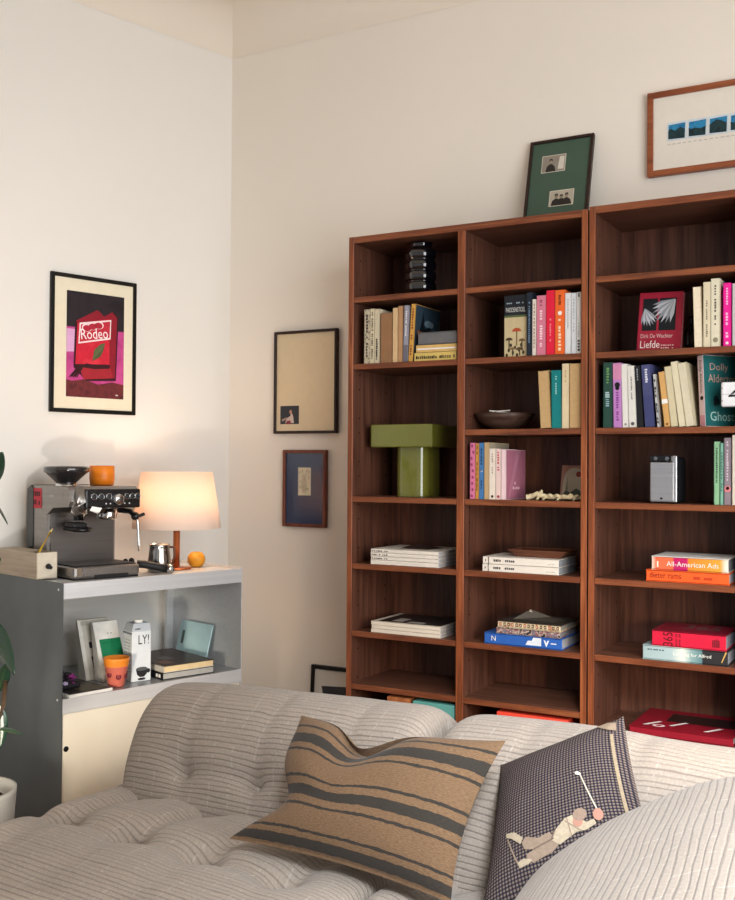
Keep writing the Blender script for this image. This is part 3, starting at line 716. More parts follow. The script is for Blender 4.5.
# black ribbed vase
prof = [(.030, 0), (.036, .004)]
for k in range(4):
    for a in range(7):
        th = -PI/2+PI*a/6; prof.append((.0425+.009*math.cos(th), .026+.036*k+.018*math.sin(th)))
prof += [(.034, .155), (.036, .165), (.040, .172), (.036, .172), (.030, .150), (.030, .02), (0, .02)]
b = MB(); b.lathe(prof, mat('06080d', .06, var=.05, spec=.7, coat=1.), seg=40, mod=lambda a, z: 1+.035*math.cos(7*a))
o = b.build('vase'); o.location = (.950, -.225, 1.7565); tag(o, 'black glossy vase of stacked bulges on the top shelf', 'vase')
# dark bowl
b = MB(); b.lathe([(.035, 0), (.04, .002), (.070, .018), (.090, .038), (.097, .052), (.094, .053), (.085, .040), (.062, .020), (0, .010)], wood_mat('bowl_wood', '33231c', '4a352b', '5f483b', 'x', rough=.5), seg=40)
o = b.build('bowl'); o.location = (1.228, -.185, 1.3132); tag(o, 'wide dark wooden bowl beside the teal book', 'bowl')
b = MB(); b.box(-.03, .03, -.022, .022, .0, .004, WHITE, M=Matrix.Translation((0,0,.004)) @ Matrix.Rotation(.12, 4, 'Y'))
b.box(-.025, .03, -.02, .025, .006, .009, mat('d9d2c6'), M=Matrix.Rotation(-.08, 4, 'Y') @ Matrix.Rotation(.4, 4, 'Z'))
o = b.build('paper_note'); o.location = (1.222, -.20, 1.3132+.052); tag(o, 'small white folded papers lying in the dark wooden bowl', 'paper')
# pale carved animal, long and craggy
b = MB(); bone = mat('d2c3a0', .8, var=.15, scale=60, bump=.4); dkb = mat('3b2f29', .8)
body = [(0,0,.008), (.02,0,.012), (.035,-.004,.020), (.052,0,.012), (.08,.003,.010), (.12,0,.011), (.16,.002,.009), (.19,.004,.011)]
b.tube(body, .0085, bone, seg=9, taper=.75)
for k in range(8): b.ball((.012+.021*k, random.uniform(-.004,.004), .013+.004*random.random()), .0075, bone, (1.3, .8, .9), 1)
b.ball((.042, 0, .019), .010, bone, (1,.8,1), 1); b.ball((.047, 0, .027), .005, bone, (.8,.7,1.2), 1)
for x in (.035, .055, .10, .15):
    for s in (-1, 1): b.tube([(x, 0, .010), (x+.006, s*.012, .008), (x+.002, s*.018, .002)], .004, dkb if s > 0 else bone, seg=6)
b.tube([(.06,.01,.005), (.19,.014,.005)], .005, dkb, seg=6)
o = b.build('carved_animal'); o.location = (1.333, -.258, 1.0965); tag(o, 'long pale craggy carved ornament lying in front of a picture card', 'ornament')
# picture card
t = thing('picture_card', 'small card picturing a pale arch and red sun, leaning in the shelf', 'card', (1.400, -.150, 1.0965), (math.radians(-9), 0, math.radians(-10)))
b = MB(); b.box(0, .085, 0, .003, 0, .108, mat('a8806c'), bev=0)
arch = [(.006, .004), (.085, .004), (.085, .100)]+[(.045+.036*math.cos(a), .062+.038*math.sin(a)) for a in [PI*.08*i+.2 for i in range(11)]]+[(.008, .06)]
b.shape((0,0,0), FX, FY, arch, mat('b9b39c'), .0006)
b.oval((0,0,0), FX, FY, .060, .080, .009, .009, mat('8a3b2c'), .001)
b.shape((0,0,0), FX, FY, [(.006,.012), (.02,.03), (.035,.022), (.055,.036), (.083,.02), (.083,.004), (.006,.004)], mat('48584a'), .0009)
b.shape((0,0,0), FX, FY, [(.018,.03), (.022,.075), (.026,.03)], mat('7e8a6c'), .0009)
b.build('card', t)
# cover facing out: the red portrait book
t = thing('book', 'red book standing face out with two dark feather like photographs', 'book', (1.664, -.245, 1.5345), (math.radians(-7), math.radians(1.5), 0))
b = MB(); rd = mat('9c1d35', .4); b.box(0, .127, 0, .002, 0, .178, rd); b.box(0, .127, .018, .020, 0, .178, rd); b.box(0, .002, 0, .02, 0, .178, rd)
bk = mat('12141a', .4); fe = mat('b9bcc2', .5)
b.rect((0,0,0), FX, FY, .012, .054, .064, .160, bk, .0006); b.rect((0,0,0), FX, FY, .060, .108, .064, .160, bk, .0006)
def feather(cx, cy, s, ang, n):
    for k in range(n):
        a = ang+(k-n/2)*.17; L = s*(1-.05*abs(k-n/2))
        d = Vector((math.cos(a), math.sin(a))); q = Vector((-d.y, d.x))*s*.07
        p = Vector((cx, cy)); b.shape((0,0,0), FX, FY, [tuple(p-q*.3), tuple(p+d*L*.6-q), tuple(p+d*L), tuple(p+d*L*.6+q), tuple(p+q*.3)], fe if k % 2 else mat('8c9199', .5), .0009+.00005*k)
feather(.018, .130, .058, -1.15, 7); feather(.104, .155, .082, -2.25, 8)
b.text('Dirk De Wachter', (.010, 0, .042), FX, FY, .092, .012, mat('d9b9b4'), .0008)
b.text('Liefde', (.010, 0, .012), FX, FY, .056, .022, mat('ece2dc'), .0008)
for k in range(2): b.print_bars((0,0,0), FX, FY, .070, .108, .018-.008*k, .022-.008*k, mat('d9b9b4'), 6, .0008)
b.build('cover', t)
b = MB(); b.box(.002, .125, .002, .018, .002, .176, PAGE_G); b.build('pages', t)
# dark glasses behind
gl = mat('232b30', .1, spec=.6, coat=.5)
b = MB(); b.lathe([(.020, 0), (.024, .002), (.026, .085), (.024, .085), (.022, .006), (0, .006)], gl, seg=24); o = b.build('tumbler'); o.location = (1.812, -.12, 1.5345); tag(o, 'dark glass tumbler behind the red face out book', 'tumbler')
b = MB(); b.lathe([(.016, 0), (.020, .003), (.020, .075), (.008, .092), (.008, .118), (.010, .120), (0, .120)], gl, seg=24); o = b.build('small_bottle'); o.location = (1.785, -.075, 1.5345); tag(o, 'small dark bottle in the shade behind the red face out book', 'bottle')
# projector
t = thing('projector', 'silver upright mini projector with a black lens strip', 'projector', (1.750, -.235, 1.0965), (0, 0, 0))
al = metal_mat('brushed_silver', 'b4b7bd', .38, 'x', .75); blk = mat('0c0d11', .25, spec=.5); blk2 = mat('14151b', .6)
b = MB(); b.box(-.034, .040, -.045, .075, .0, .133, blk2, bev=.012, seg=3, smooth=True); b.build('body', t)
b = MB(); b.box(-.036, .034, -.050, -.040, .003, .118, al, bev=.006, seg=3); b.oval((0,-.050,0), FX, FY, -.003, .014, .004, .003, INK, .0006); b.box(.026, .0405, -.049, -.043, .003, .136, al, bev=.003); b.build('front_panel', t)
b = MB(); b.box(-.036, .028, -.050, -.040, .118, .137, blk, bev=.003)
for x in (-.02, .012): b.lathe([(0,0), (.0055,0), (.0055,.001), (.004,.0012), (0,.0008)], mat('5a5f66', .1, coat=1), M=Matrix.Translation((x,-.0502,.1275)) @ Matrix.Rotation(PI/2, 4, 'X'), seg=16)
b.build('lens_strip', t)
# flip card on a stand, cut by the frame's right edge
t = thing('flip_card_clock', 'white flip card clock with a black numeral, beside the teal covered paperback', 'clock', (1.956, -.296, 1.3132))
b = MB(); b.box(-.044, .03, -.004, .010, .0535, .122, mat('ececee', .45), bev=.006, seg=3)
b.text('4', (-.024, -.004, .066), FX, FY, .040, .045, INK, .0008); b.rect((0,-.004,0), FX, FY, -.042, .03, .0872, .0886, mat('b9bbc0'), .0009)
for zc in (.07, .105): b.oval((0,-.004,0), FX, FY, -.040, zc, .0016, .0016, mat('55565a'), .0009)
b.build('card', t)
b = MB(); b.tube([(.008, .006, .055), (.008, .006, .004)], .004, mat('c9cacd', .3, metal=.8)); b.lathe([(0,0), (.020,0), (.020,.004), (0,.005)], mat('c9cacd', .3, metal=.8), c=(.008,.022,0), seg=24)
b.build('stand', t)

# ---------------------------------------------------------------- framed pictures
def framed_picture(label, w, h, loc, rot, frame_m, mat_m, fw=.012, depth=.018, art=None, group=None, name='framed_picture', glass=.25):
    """local x along the width, z up, face towards -y, back at y = 0"""
    t = thing(name, label, 'picture', loc, rot, group)
    b = MB()
    for x0, x1, z0, z1 in ((0, fw, 0, h), (w-fw, w, 0, h), (fw, w-fw, 0, fw), (fw, w-fw, h-fw, h)):
        b.box(x0, x1, -depth, 0, z0, z1, frame_m, bev=.0015, seg=1)
    b.build('frame', t)
    b = MB(); b.box(fw*.8, w-fw*.8, -depth*.62, -.002, fw*.8, h-fw*.8, mat_m)
    if art: art(b, w, h, Vector((0, -depth*.62, 0)))
    b.build('print', t)
    return t
blackf = mat('15120f', .35); creamp = mat('e9dfc6', .55, var=.02, coat=.15)
rotL = (0, 0, ANG+PI/2)      # hangs on the left wall, facing the room (local x runs away from the room)
def rodeo(b, w, h, o):
    X, Y = FX, FY; W_, H_ = .226, .366
    x0, y0 = .060, .055
    def R(a0, a1, c0, c1, m, l): b.rect(o, X, Y, x0+W_*a0, x0+W_*a1, y0+H_*c0, y0+H_*c1, m, l)
    def S(p, m, l): b.shape(o, X, Y, [(x0+W_*a, y0+H_*c) for a, c in p], m, l)
    R(0, 1, 0, 1, mottle_mat('art_black', ['1d1519', '2a1f25', '191318'], 12), .0006)
    R(0, 1, .13, .66, mottle_mat('art_pink', ['b8387f', 'c94d90', 'a93274'], 14), .0009)
    S([(0, .42), (.17, .43), (.2, .64), (0, .64)], mat('d9a6cf'), .0012)
    S([(0, 0), (1, 0), (1, .14), (.8, .16), (.55, .13), (.3, .17), (.1, .15), (0, .16)], mottle_mat('art_maroon', ['5b2126', '6e2a2c', '4d1a1f'], 30), .0012)
    dkr = mat('8d1427'); red = mottle_mat('art_red', ['d3223b', 'c81c34', 'dd3346'], 16); rim = mat('3a0f18')
    S([(.12, .28), (.34, .155), (.86, .175), (.90, .80), (.80, .85), (.62, .79), (.20, .74), (.14, .70)], rim, .0015)
    S([(.155, .72), (.52, .845), (.56, .83), (.64, .79), (.78, .84), (.87, .79), (.84, .2), (.74, .2), (.7, .75), (.18, .70)], dkr, .0018)
    S([(.15, .31), (.74, .33), (.73, .77), (.18, .70)], red, .0021)
    S([(.29, .17), (.80, .20), (.76, .30), (.22, .28)], mat('a3222f'), .0021)
    S([(.20, .285), (.34, .325), (.62, .31), (.76, .325), (.74, .29), (.48, .275)], rim, .0024)
    for k in range(5): S([(.05+.03*k, .19+.02*(k % 2)), (.06+.03*k, .18), (.2+.02*k, .28), (.18+.02*k, .285)], rim, .0026)
    # the name plate
    S([(.195, .505), (.755, .575), (.765, .765), (.215, .705)], mat('f6dde0'), .0026)
    S([(.215, .522), (.735, .590), (.745, .748), (.235, .690)], mat('c22a3e'), .0029)
    for a, c in ((.34, .665), (.44, .685), (.54, .70)):
        b.oval(o, X, Y, x0+W_*a, y0+H_*c, .020, .014, mat('f6dde0'), .003); b.oval(o, X, Y, x0+W_*a, y0+H_*c-.002, .016, .011, mat('b3243a'), .0032)
    th = .115; Xt = (X*math.cos(th)+Y*math.sin(th)); Yt = (Y*math.cos(th)-X*math.sin(th))
    b.text('Rodeo', o+X*(x0+W_*.245)+Y*(y0+H_*.548), Xt, Yt, W_*.47, H_*.10, mat('fbeef0'), .0035)
    S([(.43, .35), (.49, .42), (.60, .46), (.66, .53), (.63, .46), (.58, .40), (.50, .37)], mat('4d5534'), .0026)
    S([(.44, .36), (.47, .46), (.58, .52), (.66, .535), (.60, .46)], mat('5b6340'), .0027)
    b.print_bars(o, X, Y, x0+W_*.84, x0+W_*.9, y0+H_*.03, y0+H_*.045, WHITE, 3, .002)
framed_picture('black framed poster of a red cigarette pack on pink, above the coffee machine', .336, .478, LW(.001, .7705, 1.374), rotL, blackf, creamp, fw=.014, depth=.013, art=rodeo)

def photo_people(b, o, X, Y, x0, x1, y0, y1, n, bgc, dark, face, light=None):
    """a tiny photograph of seated people"""
    w, h = x1-x0, y1-y0
    b.rect(o, X, Y, x0-.002, x1+.002, y0-.002, y1+.002, mat('d9d0bf'), .0006)
    b.rect(o, X, Y, x0, x1, y0, y1, mat(bgc), .0008)
    for k in range(n):
        cx = x0+w*(.28+.22*k) if n > 1 else x0+w*.38; s = 1 if k % 2 == 0 else .9
        b.shape(o, X, Y, [(cx-w*.22*s, y0), (cx-w*.17*s, y0+h*.34), (cx-w*.05, y0+h*.48), (cx+w*.05, y0+h*.48), (cx+w*.17*s, y0+h*.32), (min(cx+w*.24, x1), y0)], mat(dark), .0010+.0001*k)
        b.oval(o, X, Y, cx, y0+h*.62*s, w*.065, h*.13, mat(face), .0014, 10)
        b.shape(o, X, Y, [(cx-w*.08, y0+h*.62*s), (cx-w*.06, y0+h*.80*s), (cx+w*.06, y0+h*.80*s), (cx+w*.08, y0+h*.64*s), (cx, y0+h*.72*s)], mat(dark), .0016)
    if light: b.shape(o, X, Y, [(x0+w*.7, y0+h*.12), (x1-w*.04, y0+h*.1), (x1-w*.04, y0+h*.9), (x0+w*.75, y0+h*.9)], mat(light), .0009)
# two frames on the back wall
def art_small(b, w, h, o):
    x0, x1, y0, y1 = .028, .112, .036, .105
    b.rect(o, FX, FY, x0, x1, y0, y1, mat('33363c'), .0006)
    b.shape(o, FX, FY, [(x0+.022, y0+.004), (x0+.03, y0+.022), (x0+.045, y0+.03), (x0+.05, y0+.046), (x0+.058, y0+.03), (x0+.062, y0+.004)], mat('c9b9b4'), .0009)
    b.oval(o, FX, FY, x0+.047, y0+.046, .006, .008, mat('b98a74'), .0011)
    b.shape(o, FX, FY, [(x0+.006, y0+.018), (x0+.03, y0+.026), (x0+.032, y0+.02), (x0+.01, y0+.010)], mat('a58a80'), .001)
    b.shape(o, FX, FY, [(x0+.024, y0+.002), (x0+.03, y0+.012), (x0+.045, y0+.014), (x0+.05, y0+.002)], mat('8a3440'), .0012)
framed_picture('black framed cream picture with one tiny dark photograph at its lower corner', .279, .387, (.2235, -.001, 1.3165), (0,0,0), mat('2a1712', .4), mat('d9c7a6', .5, var=.02, coat=.2), fw=.010, depth=.020, art=art_small)
def art_blue(b, w, h, o):
    b.rect(o, FX, FY, .067, .123, .118, .222, mat('d6cbb0'), .0006)
    r = random.Random(5)
    for k in range(16):
        x = .070+r.random()*.042; y = .124+r.random()*.085
        b.shape(o, FX, FY, [(x, y), (x+.004, y+.002), (x+.007, y+.011), (x+.004, y+.012)], mat('a2967c'), .0009)
    b.shape(o, FX, FY, [(.085, .13), (.10, .128), (.108, .155), (.10, .185), (.088, .20), (.080, .165)], mat('bcb096'), .0008)
framed_picture('small brown framed picture with deep blue mount, below the cream one', .191, .288, (.2675, -.001, .967), (0,0,0), wood_mat('mahogany_frame', '53281c', '6b3424', '80452f', 'z'), mat('35425f', .25, var=.04, coat=.7), fw=.012, depth=.020, art=art_blue)
def art_teal(b, w, h, o):
    for k in range(6):
        x0 = .064+.062*k
        if x0 > w-.1: break
        b.rect(o, FX, FY, x0-.004, x0+.056, .105, .163, mat('c9d3d9'), .0006)
        b.shape(o, FX, FY, [(x0, .111), (x0+.050, .109), (x0+.052, .157), (x0+.001, .155)], mottle_mat('print_blue', ['1d6a9a', '2c86b4', '174f74'], 30), .0009)
        hill = [(x0, .111), (x0+.050, .109), (x0+.051, .137), (x0+.036, .145-.014*(k % 2)), (x0+.02, .135+.016*(k % 3 == 2)), (x0+.008, .143-.01*(k % 2)), (x0, .137)]
        b.shape(o, FX, FY, hill, mottle_mat('print_dark', ['142a30', '1f3a3f', '0f2026'], 40), .0012)
    b.print_bars(o, FX, FY, .06, .38, .093, .096, mat('b9b4ac'), 20, .0007)
framed_picture('wide brown wooden frame with a row of small blue hill prints', .62, .2635, (1.637, -.001, 2.1085), (0,0,0), wood_mat('teak_frame', '6e3820', '8a4a2b', 'a25c38', 'x'), mat('e4dcd0', .5, var=.02, coat=.15), fw=.018, depth=.022, art=art_teal)
def art_green(b, w, h, o):
    photo_people(b, o, FX, FY, .048, .125, .207, .265, 1, '8d8478', '2b2522', '9a8878', 'cfc8bb')
    photo_people(b, o, FX, FY, .085, .163, .082, .134, 3, 'b5ab9a', '2b2522', '8f7c6a')
tilt = math.atan2(.075, .29)
framed_picture('dark framed green mount with two small photographs, propped on top of the bookcase', .216, .325, (1.250, -.085, 1.9585), (-tilt, 0, 0), mat('2d1c17', .4), mat('3f5648', .5, var=.03, coat=.2), fw=.010, depth=.016, art=art_green)
def art_low(b, w, h, o):
    b.shape(o, FX, FY, [(.045, h-.075), (w-.022, h-.06), (w-.03, h-.24), (.09, h-.26)], mat('3a3a3e'), .0006)
    r = random.Random(2)
    for k in range(14): b.oval(o, FX, FY, 0.09+r.random()*.15, h-.22+r.random()*.13, .006, .006, mat(r.choice(['b0563a', 'c2a24a', '6f8a9a', '8a6a5a'])), .0009, 8)
framed_picture('black framed print leaning on the wall low behind the sofa', .312, .46, (.402, -.030, .0005), (math.radians(-3.4), 0, 0), blackf, mat('d8d4cc', .5, var=.02), fw=.014, depth=.018, art=art_low)

# ---------------------------------------------------------------- metal cabinet
def lw_thing(name, label, cat, n, s, z, extra=0., group=None):
    return thing(name, label, cat, LW(n, s, z), (0, 0, ANG+extra), group)     # local x = away from wall, y = towards the corner
alu = metal_mat('aluminium_sheet', 'dfe0e1', .42, 'y', .35, .05); alu_shaded = metal_mat('aluminium_side_shaded', '6b7072', .38, 'n', .7, .12)  # side sheet darkened in colour for the dim room it would mirror
alu_cream_lit = metal_mat('aluminium_door_lit', 'efe6d4', .5, 'n', .15, .04)  # cream door colour brightened to carry the low light on it
cab = lw_thing('metal_cabinet', 'open aluminium sideboard cabinet carrying the coffee machine and lamp', 'cabinet', 0, .9625, 0)
CL = .668    # length
b = MB(); b.box(.006, .46, 0, .003, 0, .846, alu_shaded)
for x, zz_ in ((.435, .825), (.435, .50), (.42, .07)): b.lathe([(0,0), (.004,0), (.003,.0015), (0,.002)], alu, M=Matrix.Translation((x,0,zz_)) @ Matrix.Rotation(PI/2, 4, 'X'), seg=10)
b.build('side_panel', cab)
b = MB(); b.box(.006, .46, CL-.003, CL, 0, .846, alu); b.build('side_panel', cab)
b = MB(); b.box(.006, .458, .003, CL-.003, .800, .8415, alu); b.box(.4565, .461, .003, CL-.003, .799, .8455, alu); b.box(.006, .010, .003, CL-.003, .84, .852, alu); b.box(.01, .459, CL-.0075, CL-.003, .84, .850, alu)
b.build('top_tray', cab)
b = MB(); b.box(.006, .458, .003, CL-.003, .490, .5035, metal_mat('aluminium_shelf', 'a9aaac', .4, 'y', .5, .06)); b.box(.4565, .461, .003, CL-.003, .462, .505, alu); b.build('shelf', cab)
b = MB(); b.box(.440, .456, .005, CL-.005, .03, .460, alu_cream_lit, bev=.001, seg=1)
b.oval((.456, 0, 0), (0,1,0), (0,0,1), .018, .357, .0085, .0085, mat('0b0a09', .9), .0006, 20); b.build('door', cab)
b = MB(); b.box(.02, .43, .003, CL-.003, .0, .028, alu_shaded); b.build('base', cab)
b = MB(); b.box(.006, .06, CL-.008, CL-.003, .50, .80, alu); b.box(.05, .062, CL-.03, CL-.003, .50, .80, alu); b.build('back_flange', cab)
ZT, ZS = .8418, .5038
# ---- coffee machine
st = metal_mat('machine_steel', '8f8a86', .30, 'x', .85, .08); stl = metal_mat('machine_dark_steel', '6c6764', .32, 'y', .8, .08)
chrome = mat('d9dadb', .08, metal=1., var=.02); blkp = mat('101012', .25, spec=.5); blkm = mat('1d1c1d', .5)
cm = lw_thing('coffee_machine', 'steel espresso machine with dials and grinder hopper on the metal cabinet', 'coffee machine', .250, .772, ZT, math.radians(-3))
b = MB()
side = [(-.155, .004), (-.02, .004), (-.02, .215), (.02, .238), (.125, .245), (.135, .262), (.128, .302), (.112, .312), (-.135, .312), (-.155, .296)]
b.prism(side, st, 'y', -.128, .128)
b.prism([(-.162, .0), (-.118, .0), (-.118, .300), (-.132, .314), (-.162, .300)], blkp, 'y', -.131, .131)
b.box(-.02, -.012, -.118, .118, .03, .235, stl)
b.box(-.10, .09, -.1286, -.128, .27, .300, st)
b.build('body', cm)
b = MB(); b.box(.112, .140, -.075, .132, .238, .304, blkp, bev=.006, seg=3)
ox = .1402; YR = Matrix.Rotation(PI/2, 4, 'Y')
for y in (0.0, .016, .070, .088): b.lathe([(0,0), (.0028,0), (.0028,.001), (0,.001)], mat('d8d8dc'), M=Matrix.Translation((ox, y, .254)) @ YR, seg=8)
cpan = b.build('control_panel', cm)
for k, y in enumerate((-.045, -.018, .010, .078, .099, .119)):
    b = MB(); b.lathe([(0,0), (.0105,0), (.0105,.002), (.0085,.003), (0,.0022)], mat('2d2d30', .3), M=Matrix.Translation((ox, y, .278)) @ YR, seg=18)
    b.lathe([(.0095,.0021), (.0108,.003), (.0108,.0005)], chrome, M=Matrix.Translation((ox, y, .278)) @ YR, seg=18, caps=False); b.build('button', cpan)
b = MB(); b.lathe([(0,0), (.020,0), (.019,.010), (.016,.014), (0,.014)], chrome, M=Matrix.Translation((ox, .044, .268)) @ YR, seg=28)
b.rect((ox+.0142, .044, .268), (0,1,0), (0,0,1), -.011, .011, -.002, .002, mat('3a3a3c'), .0006); b.build('dial', cpan)
b = MB(); b.tube([(.118, -.092, .300), (.140, -.094, .290), (.146, -.096, .262), (.138, -.097, .238), (.122, -.098, .232)], .0165, st, seg=14); b.ball((.118,-.092,.298), .0165, st); b.build('grinder_column', cm)
b = MB(); b.lathe([(0,0), (.032,0), (.034,.006), (.034,.026), (.030,.032), (.030,.044), (0,.044)], chrome, c=(.075, .042, .198), seg=30); b.build('group_head', cm)
b = MB(); b.lathe([(0,0), (.018,0), (.020,.02), (.028,.024), (.028,.05), (0,.05)], chrome, c=(.075, -.062, .196), seg=24)
b.tube([(.03,-.09,.168), (.10,-.09,.165), (.115,-.062,.164), (.10,-.034,.165), (.03,-.034,.168)], .007, blkp, seg=8); b.box(.02, .085, -.088, -.036, .168, .188, blkm, bev=.006); b.build('grinder_outlet', cm)
b = MB(); b.box(-.02, .150, -.122, .126, .004, .044, st, bev=.010, seg=3); 
b.box(.1498, .1515, -.045, .080, .004, .016, blkm); b.box(.147, .1515, -.112, -.09, .012, .042, chrome, bev=.002); dtr = b.build('drip_tray', cm)
b = MB(); b.box(-.008, .140, -.112, .116, .043, .047, blkm, bev=.001)
for k in range(9): b.box(.0+.015*k, .004+.015*k, -.110, .114, .0465, .0485, stl)
b.build('drip_grille', dtr)
b = MB(); b.box(-.15, .145, -.118, .122, 0, .006, blkm); b.build('base', cm)
b = MB(); b.ball((.09, .142, .205), .016, blkp, (1,.9,1)); b.tube([(.02,.120,.225), (.07,.135,.222), (.09,.142,.205)], .010, blkp, seg=8); b.tube([(.09,.142,.205), (.098,.148,.185), (.102,.150,.11), (.104,.151,.082)], .0042, chrome, seg=10)
swd = b.build('steam_wand', cm)
b = MB(); b.tube([(.092,.158,.206), (.092,.176,.212)], .006, blkp, seg=8); b.build('knob', swd)
b = MB(); b.lathe([(0,0), (.032,0), (.034,.012), (.046,.024), (.070,.046), (.076,.050), (.077,.064), (.072,.069), (.020,.070), (0,.070)], mat('2a2728', .12, spec=.6, coat=.6), c=(-.03, -.055, .311), seg=36)
b.lathe([(.036,0), (.036,.012), (.030,.012)], chrome, c=(-.03,-.055,.308), seg=30, caps=False); b.build('bean_hopper', cm)
b = MB(); b.rect((-.045, -.1286, .245), (1,0,0), (0,0,1), -.085, -.014, -.012, .058, mat('c3243c', .5), .0008)
for k in range(2): b.print_bars((-.045, -.1286, .245), (1,0,0), (0,0,1), -.076, -.022, .000+.030*k, .018+.030*k, mat('4a0c18'), 4, .0012)
b.build('red_sticker', cm)['label'] = 'red sticker'
b = MB(); b.poly([(.142, -.052, .246), (.150, -.02, .240), (.151, -.03, .226), (.143, -.062, .232)], WHITE); b.poly([(.143, -.062, .232), (.151, -.03, .226), (.147, -.035, .221)], mat('cfc9c0')); b.build('paper_tag', cm)
b = MB(); b.print_bars((-.01, -.1287, .275), (1,0,0), (0,0,1), 0, .036, 0, .008, mat('c9c9c9', .3), 5, .0006); b.build('badge', cm)
cm.scale = (1, .92, .915)
# orange cup on the machine
b = MB()
om = mat('e8801e', .35, var=.1, scale=25)
b.lathe([(.034,0), (.038,.003), (.0405,.022), (.040,.062), (.038,.064), (.036,.061), (.035,.006), (0,.005)], om, seg=36, mod=lambda a, z: 1+.012*math.cos(18*a))
o = b.build('cup'); o.location = LW(.215, .690, ZT+.312*.915+.001); tag(o, 'ribbed orange cup standing on top of the coffee machine', 'cup')
# wooden knock box with pencil
kb = lw_thing('wooden_box', 'pale wooden box with a black knob at the end of the cabinet', 'box', .05, .972, .8465)
wbx = wood_mat('birch', '9c8a76', 'b0a08c', 'c0b29e', 'x', rough=.6)
b = MB(); b.box(0, .268, 0, .006, 0, .080, wbx); b.box(0, .268, .062, .068, 0, .080, wbx); b.box(0, .006, .006, .062, 0, .080, wbx); b.box(0, .268, .006, .062, 0, .008, wbx); b.box(.004, .15, .004, .064, .074, .079, wbx); b.build('box_shell', kb)
b = MB(); b.box(.262, .269, .002, .066, .002, .080, mat('cfc3b0', .6), bev=.001); b.build('front_panel', kb)
b = MB(); b.ball((.278, .034, .038), .0085, INK); b.tube([(.268,.034,.038), (.278,.034,.038)], .0035, INK, seg=8); b.ball((.279, .041, .034), .006, INK, sub=1); b.build('knob', kb)
b = MB(); b.tube([(0,0,0), (.012,.030,.075), (.028,.055,.130)], .0035, mat('e0b532', .5), seg=6); b.tube([(.028,.055,.130), (.031,.060,.140)], .0035, mat('e9cf86'), seg=6, taper=.2)
o = b.build('pencil'); o.location = LW(.240, .955, .8465+.010); o.rotation_euler = (0,0,ANG); tag(o, 'yellow pencil sticking up out of the pale wooden box', 'pencil')
# ---- lamp
lp = lw_thing('table_lamp', 'lit white shaded lamp with copper stem, on the metal cabinet', 'lamp', .300, .452, ZT)
cop = metal_mat('copper', 'b0673f', .3, 'z', .7, .05)
b = MB(); b.lathe([(0,0), (.050,0), (.052,.004), (.048,.007), (0,.008)], cop, seg=36); b.build('lamp_base', lp)
b = MB(); b.lathe([(0,.006), (.0115,.006), (.0115,.20), (.008,.215), (0,.215)], cop, seg=16); b.build('lamp_stem', lp)
m, nt, p = new_mat('lit_linen_shade'); N, L = nt.nodes, nt.links
tc = N.new('ShaderNodeTexCoord'); nz = N.new('ShaderNodeTexNoise'); nz.inputs['Scale'].default_value = 160; L.new(tc.outputs['Object'], nz.inputs['Vector'])
tr_ = N.new('ShaderNodeBsdfTranslucent'); tr_.inputs['Color'].default_value = srgb('fbe6d6'); df = N.new('ShaderNodeBsdfDiffuse'); df.inputs['Color'].default_value = srgb('f7ede2')
cr = N.new('ShaderNodeValToRGB'); cr.color_ramp.elements[0].color = srgb('efe4d8'); cr.color_ramp.elements[1].color = srgb('fbf3ea'); L.new(nz.outputs['Fac'], cr.inputs['Fac']); L.new(cr.outputs['Color'], df.inputs['Color'])
ms = N.new('ShaderNodeMixShader'); ms.inputs['Fac'].default_value = .45; L.new(df.outputs[0], ms.inputs[1]); L.new(tr_.outputs[0], ms.inputs[2]); L.new(ms.outputs[0], N['Material Output'].inputs['Surface'])
SHADE = m
BULB, nt, p = new_mat('glowing_bulb'); p.inputs['Base Color'].default_value = (1,.9,.75,1); p.inputs['Emission Color'].default_value = (1,.70,.47,1); p.inputs['Emission Strength'].default_value = 62
b = MB(); b.lathe([(.150,.140), (.120,.330), (.1185,.330), (.1485,.140), (.150,.140)], SHADE, seg=56, caps=False); b.build('lamp_shade', lp)
b = MB(); b.lathe([(0,.215), (.014,.215), (.014,.235), (.024,.255), (.028,.275), (.020,.297), (0,.303)], BULB, seg=20); b.build('bulb', lp)
# ---- things beside the lamp
pt = lw_thing('milk_pitcher', 'small steel milk pitcher between the machine and the lamp', 'pitcher', .340, .548, ZT)
sp = mat('b9b6b2', .16, metal=1., var=.03)
b = MB(); b.lathe([(0,0), (.036,0), (.038,.004), (.0385,.03), (.034,.070), (.033,.086), (.0345,.092), (.033,.092), (.032,.07), (.036,.03), (0,.004)], sp, seg=36); b.build('pot', pt)
b = MB(); b.tube([(.0,.033,.082), (.0,.058,.078), (.0,.062,.050), (.0,.052,.026), (.0,.038,.020)], .0045, mat('6a4a3a', .3, metal=.5), seg=8); b.build('handle', pt)
b = MB(); b.lathe([(.016,0), (.024,.006), (.031,.022), (.030,.036), (.020,.050), (.014,.052), (.012,.046), (0,.044)], mat('d8932a', .45, var=.12, scale=30), seg=28)
o = b.build('small_pot'); o.location = LW(.290, .362, ZT+.0004); tag(o, 'small rounded ochre pot right of the copper lamp stem', 'pot')
pf = lw_thing('portafilter', 'black handled portafilter lying at the cabinet edge before the pitcher', 'portafilter', .405, .590, ZT)
b = MB(); b.tube([(-.03,-.065,.036), (-.02,-.045,.034), (.0,-.005,.024), (.012,.020,.018)], .0125, blkm, seg=12); b.build('handle', pf)
b = MB(); b.tube([(.012,.020,.018), (.020,.036,.0165)], .0155, chrome, seg=14); b.tube([(.020,.036,.0165), (.0215,.039,.0163)], .009, blkp, seg=12); b.build('end_cap', pf)
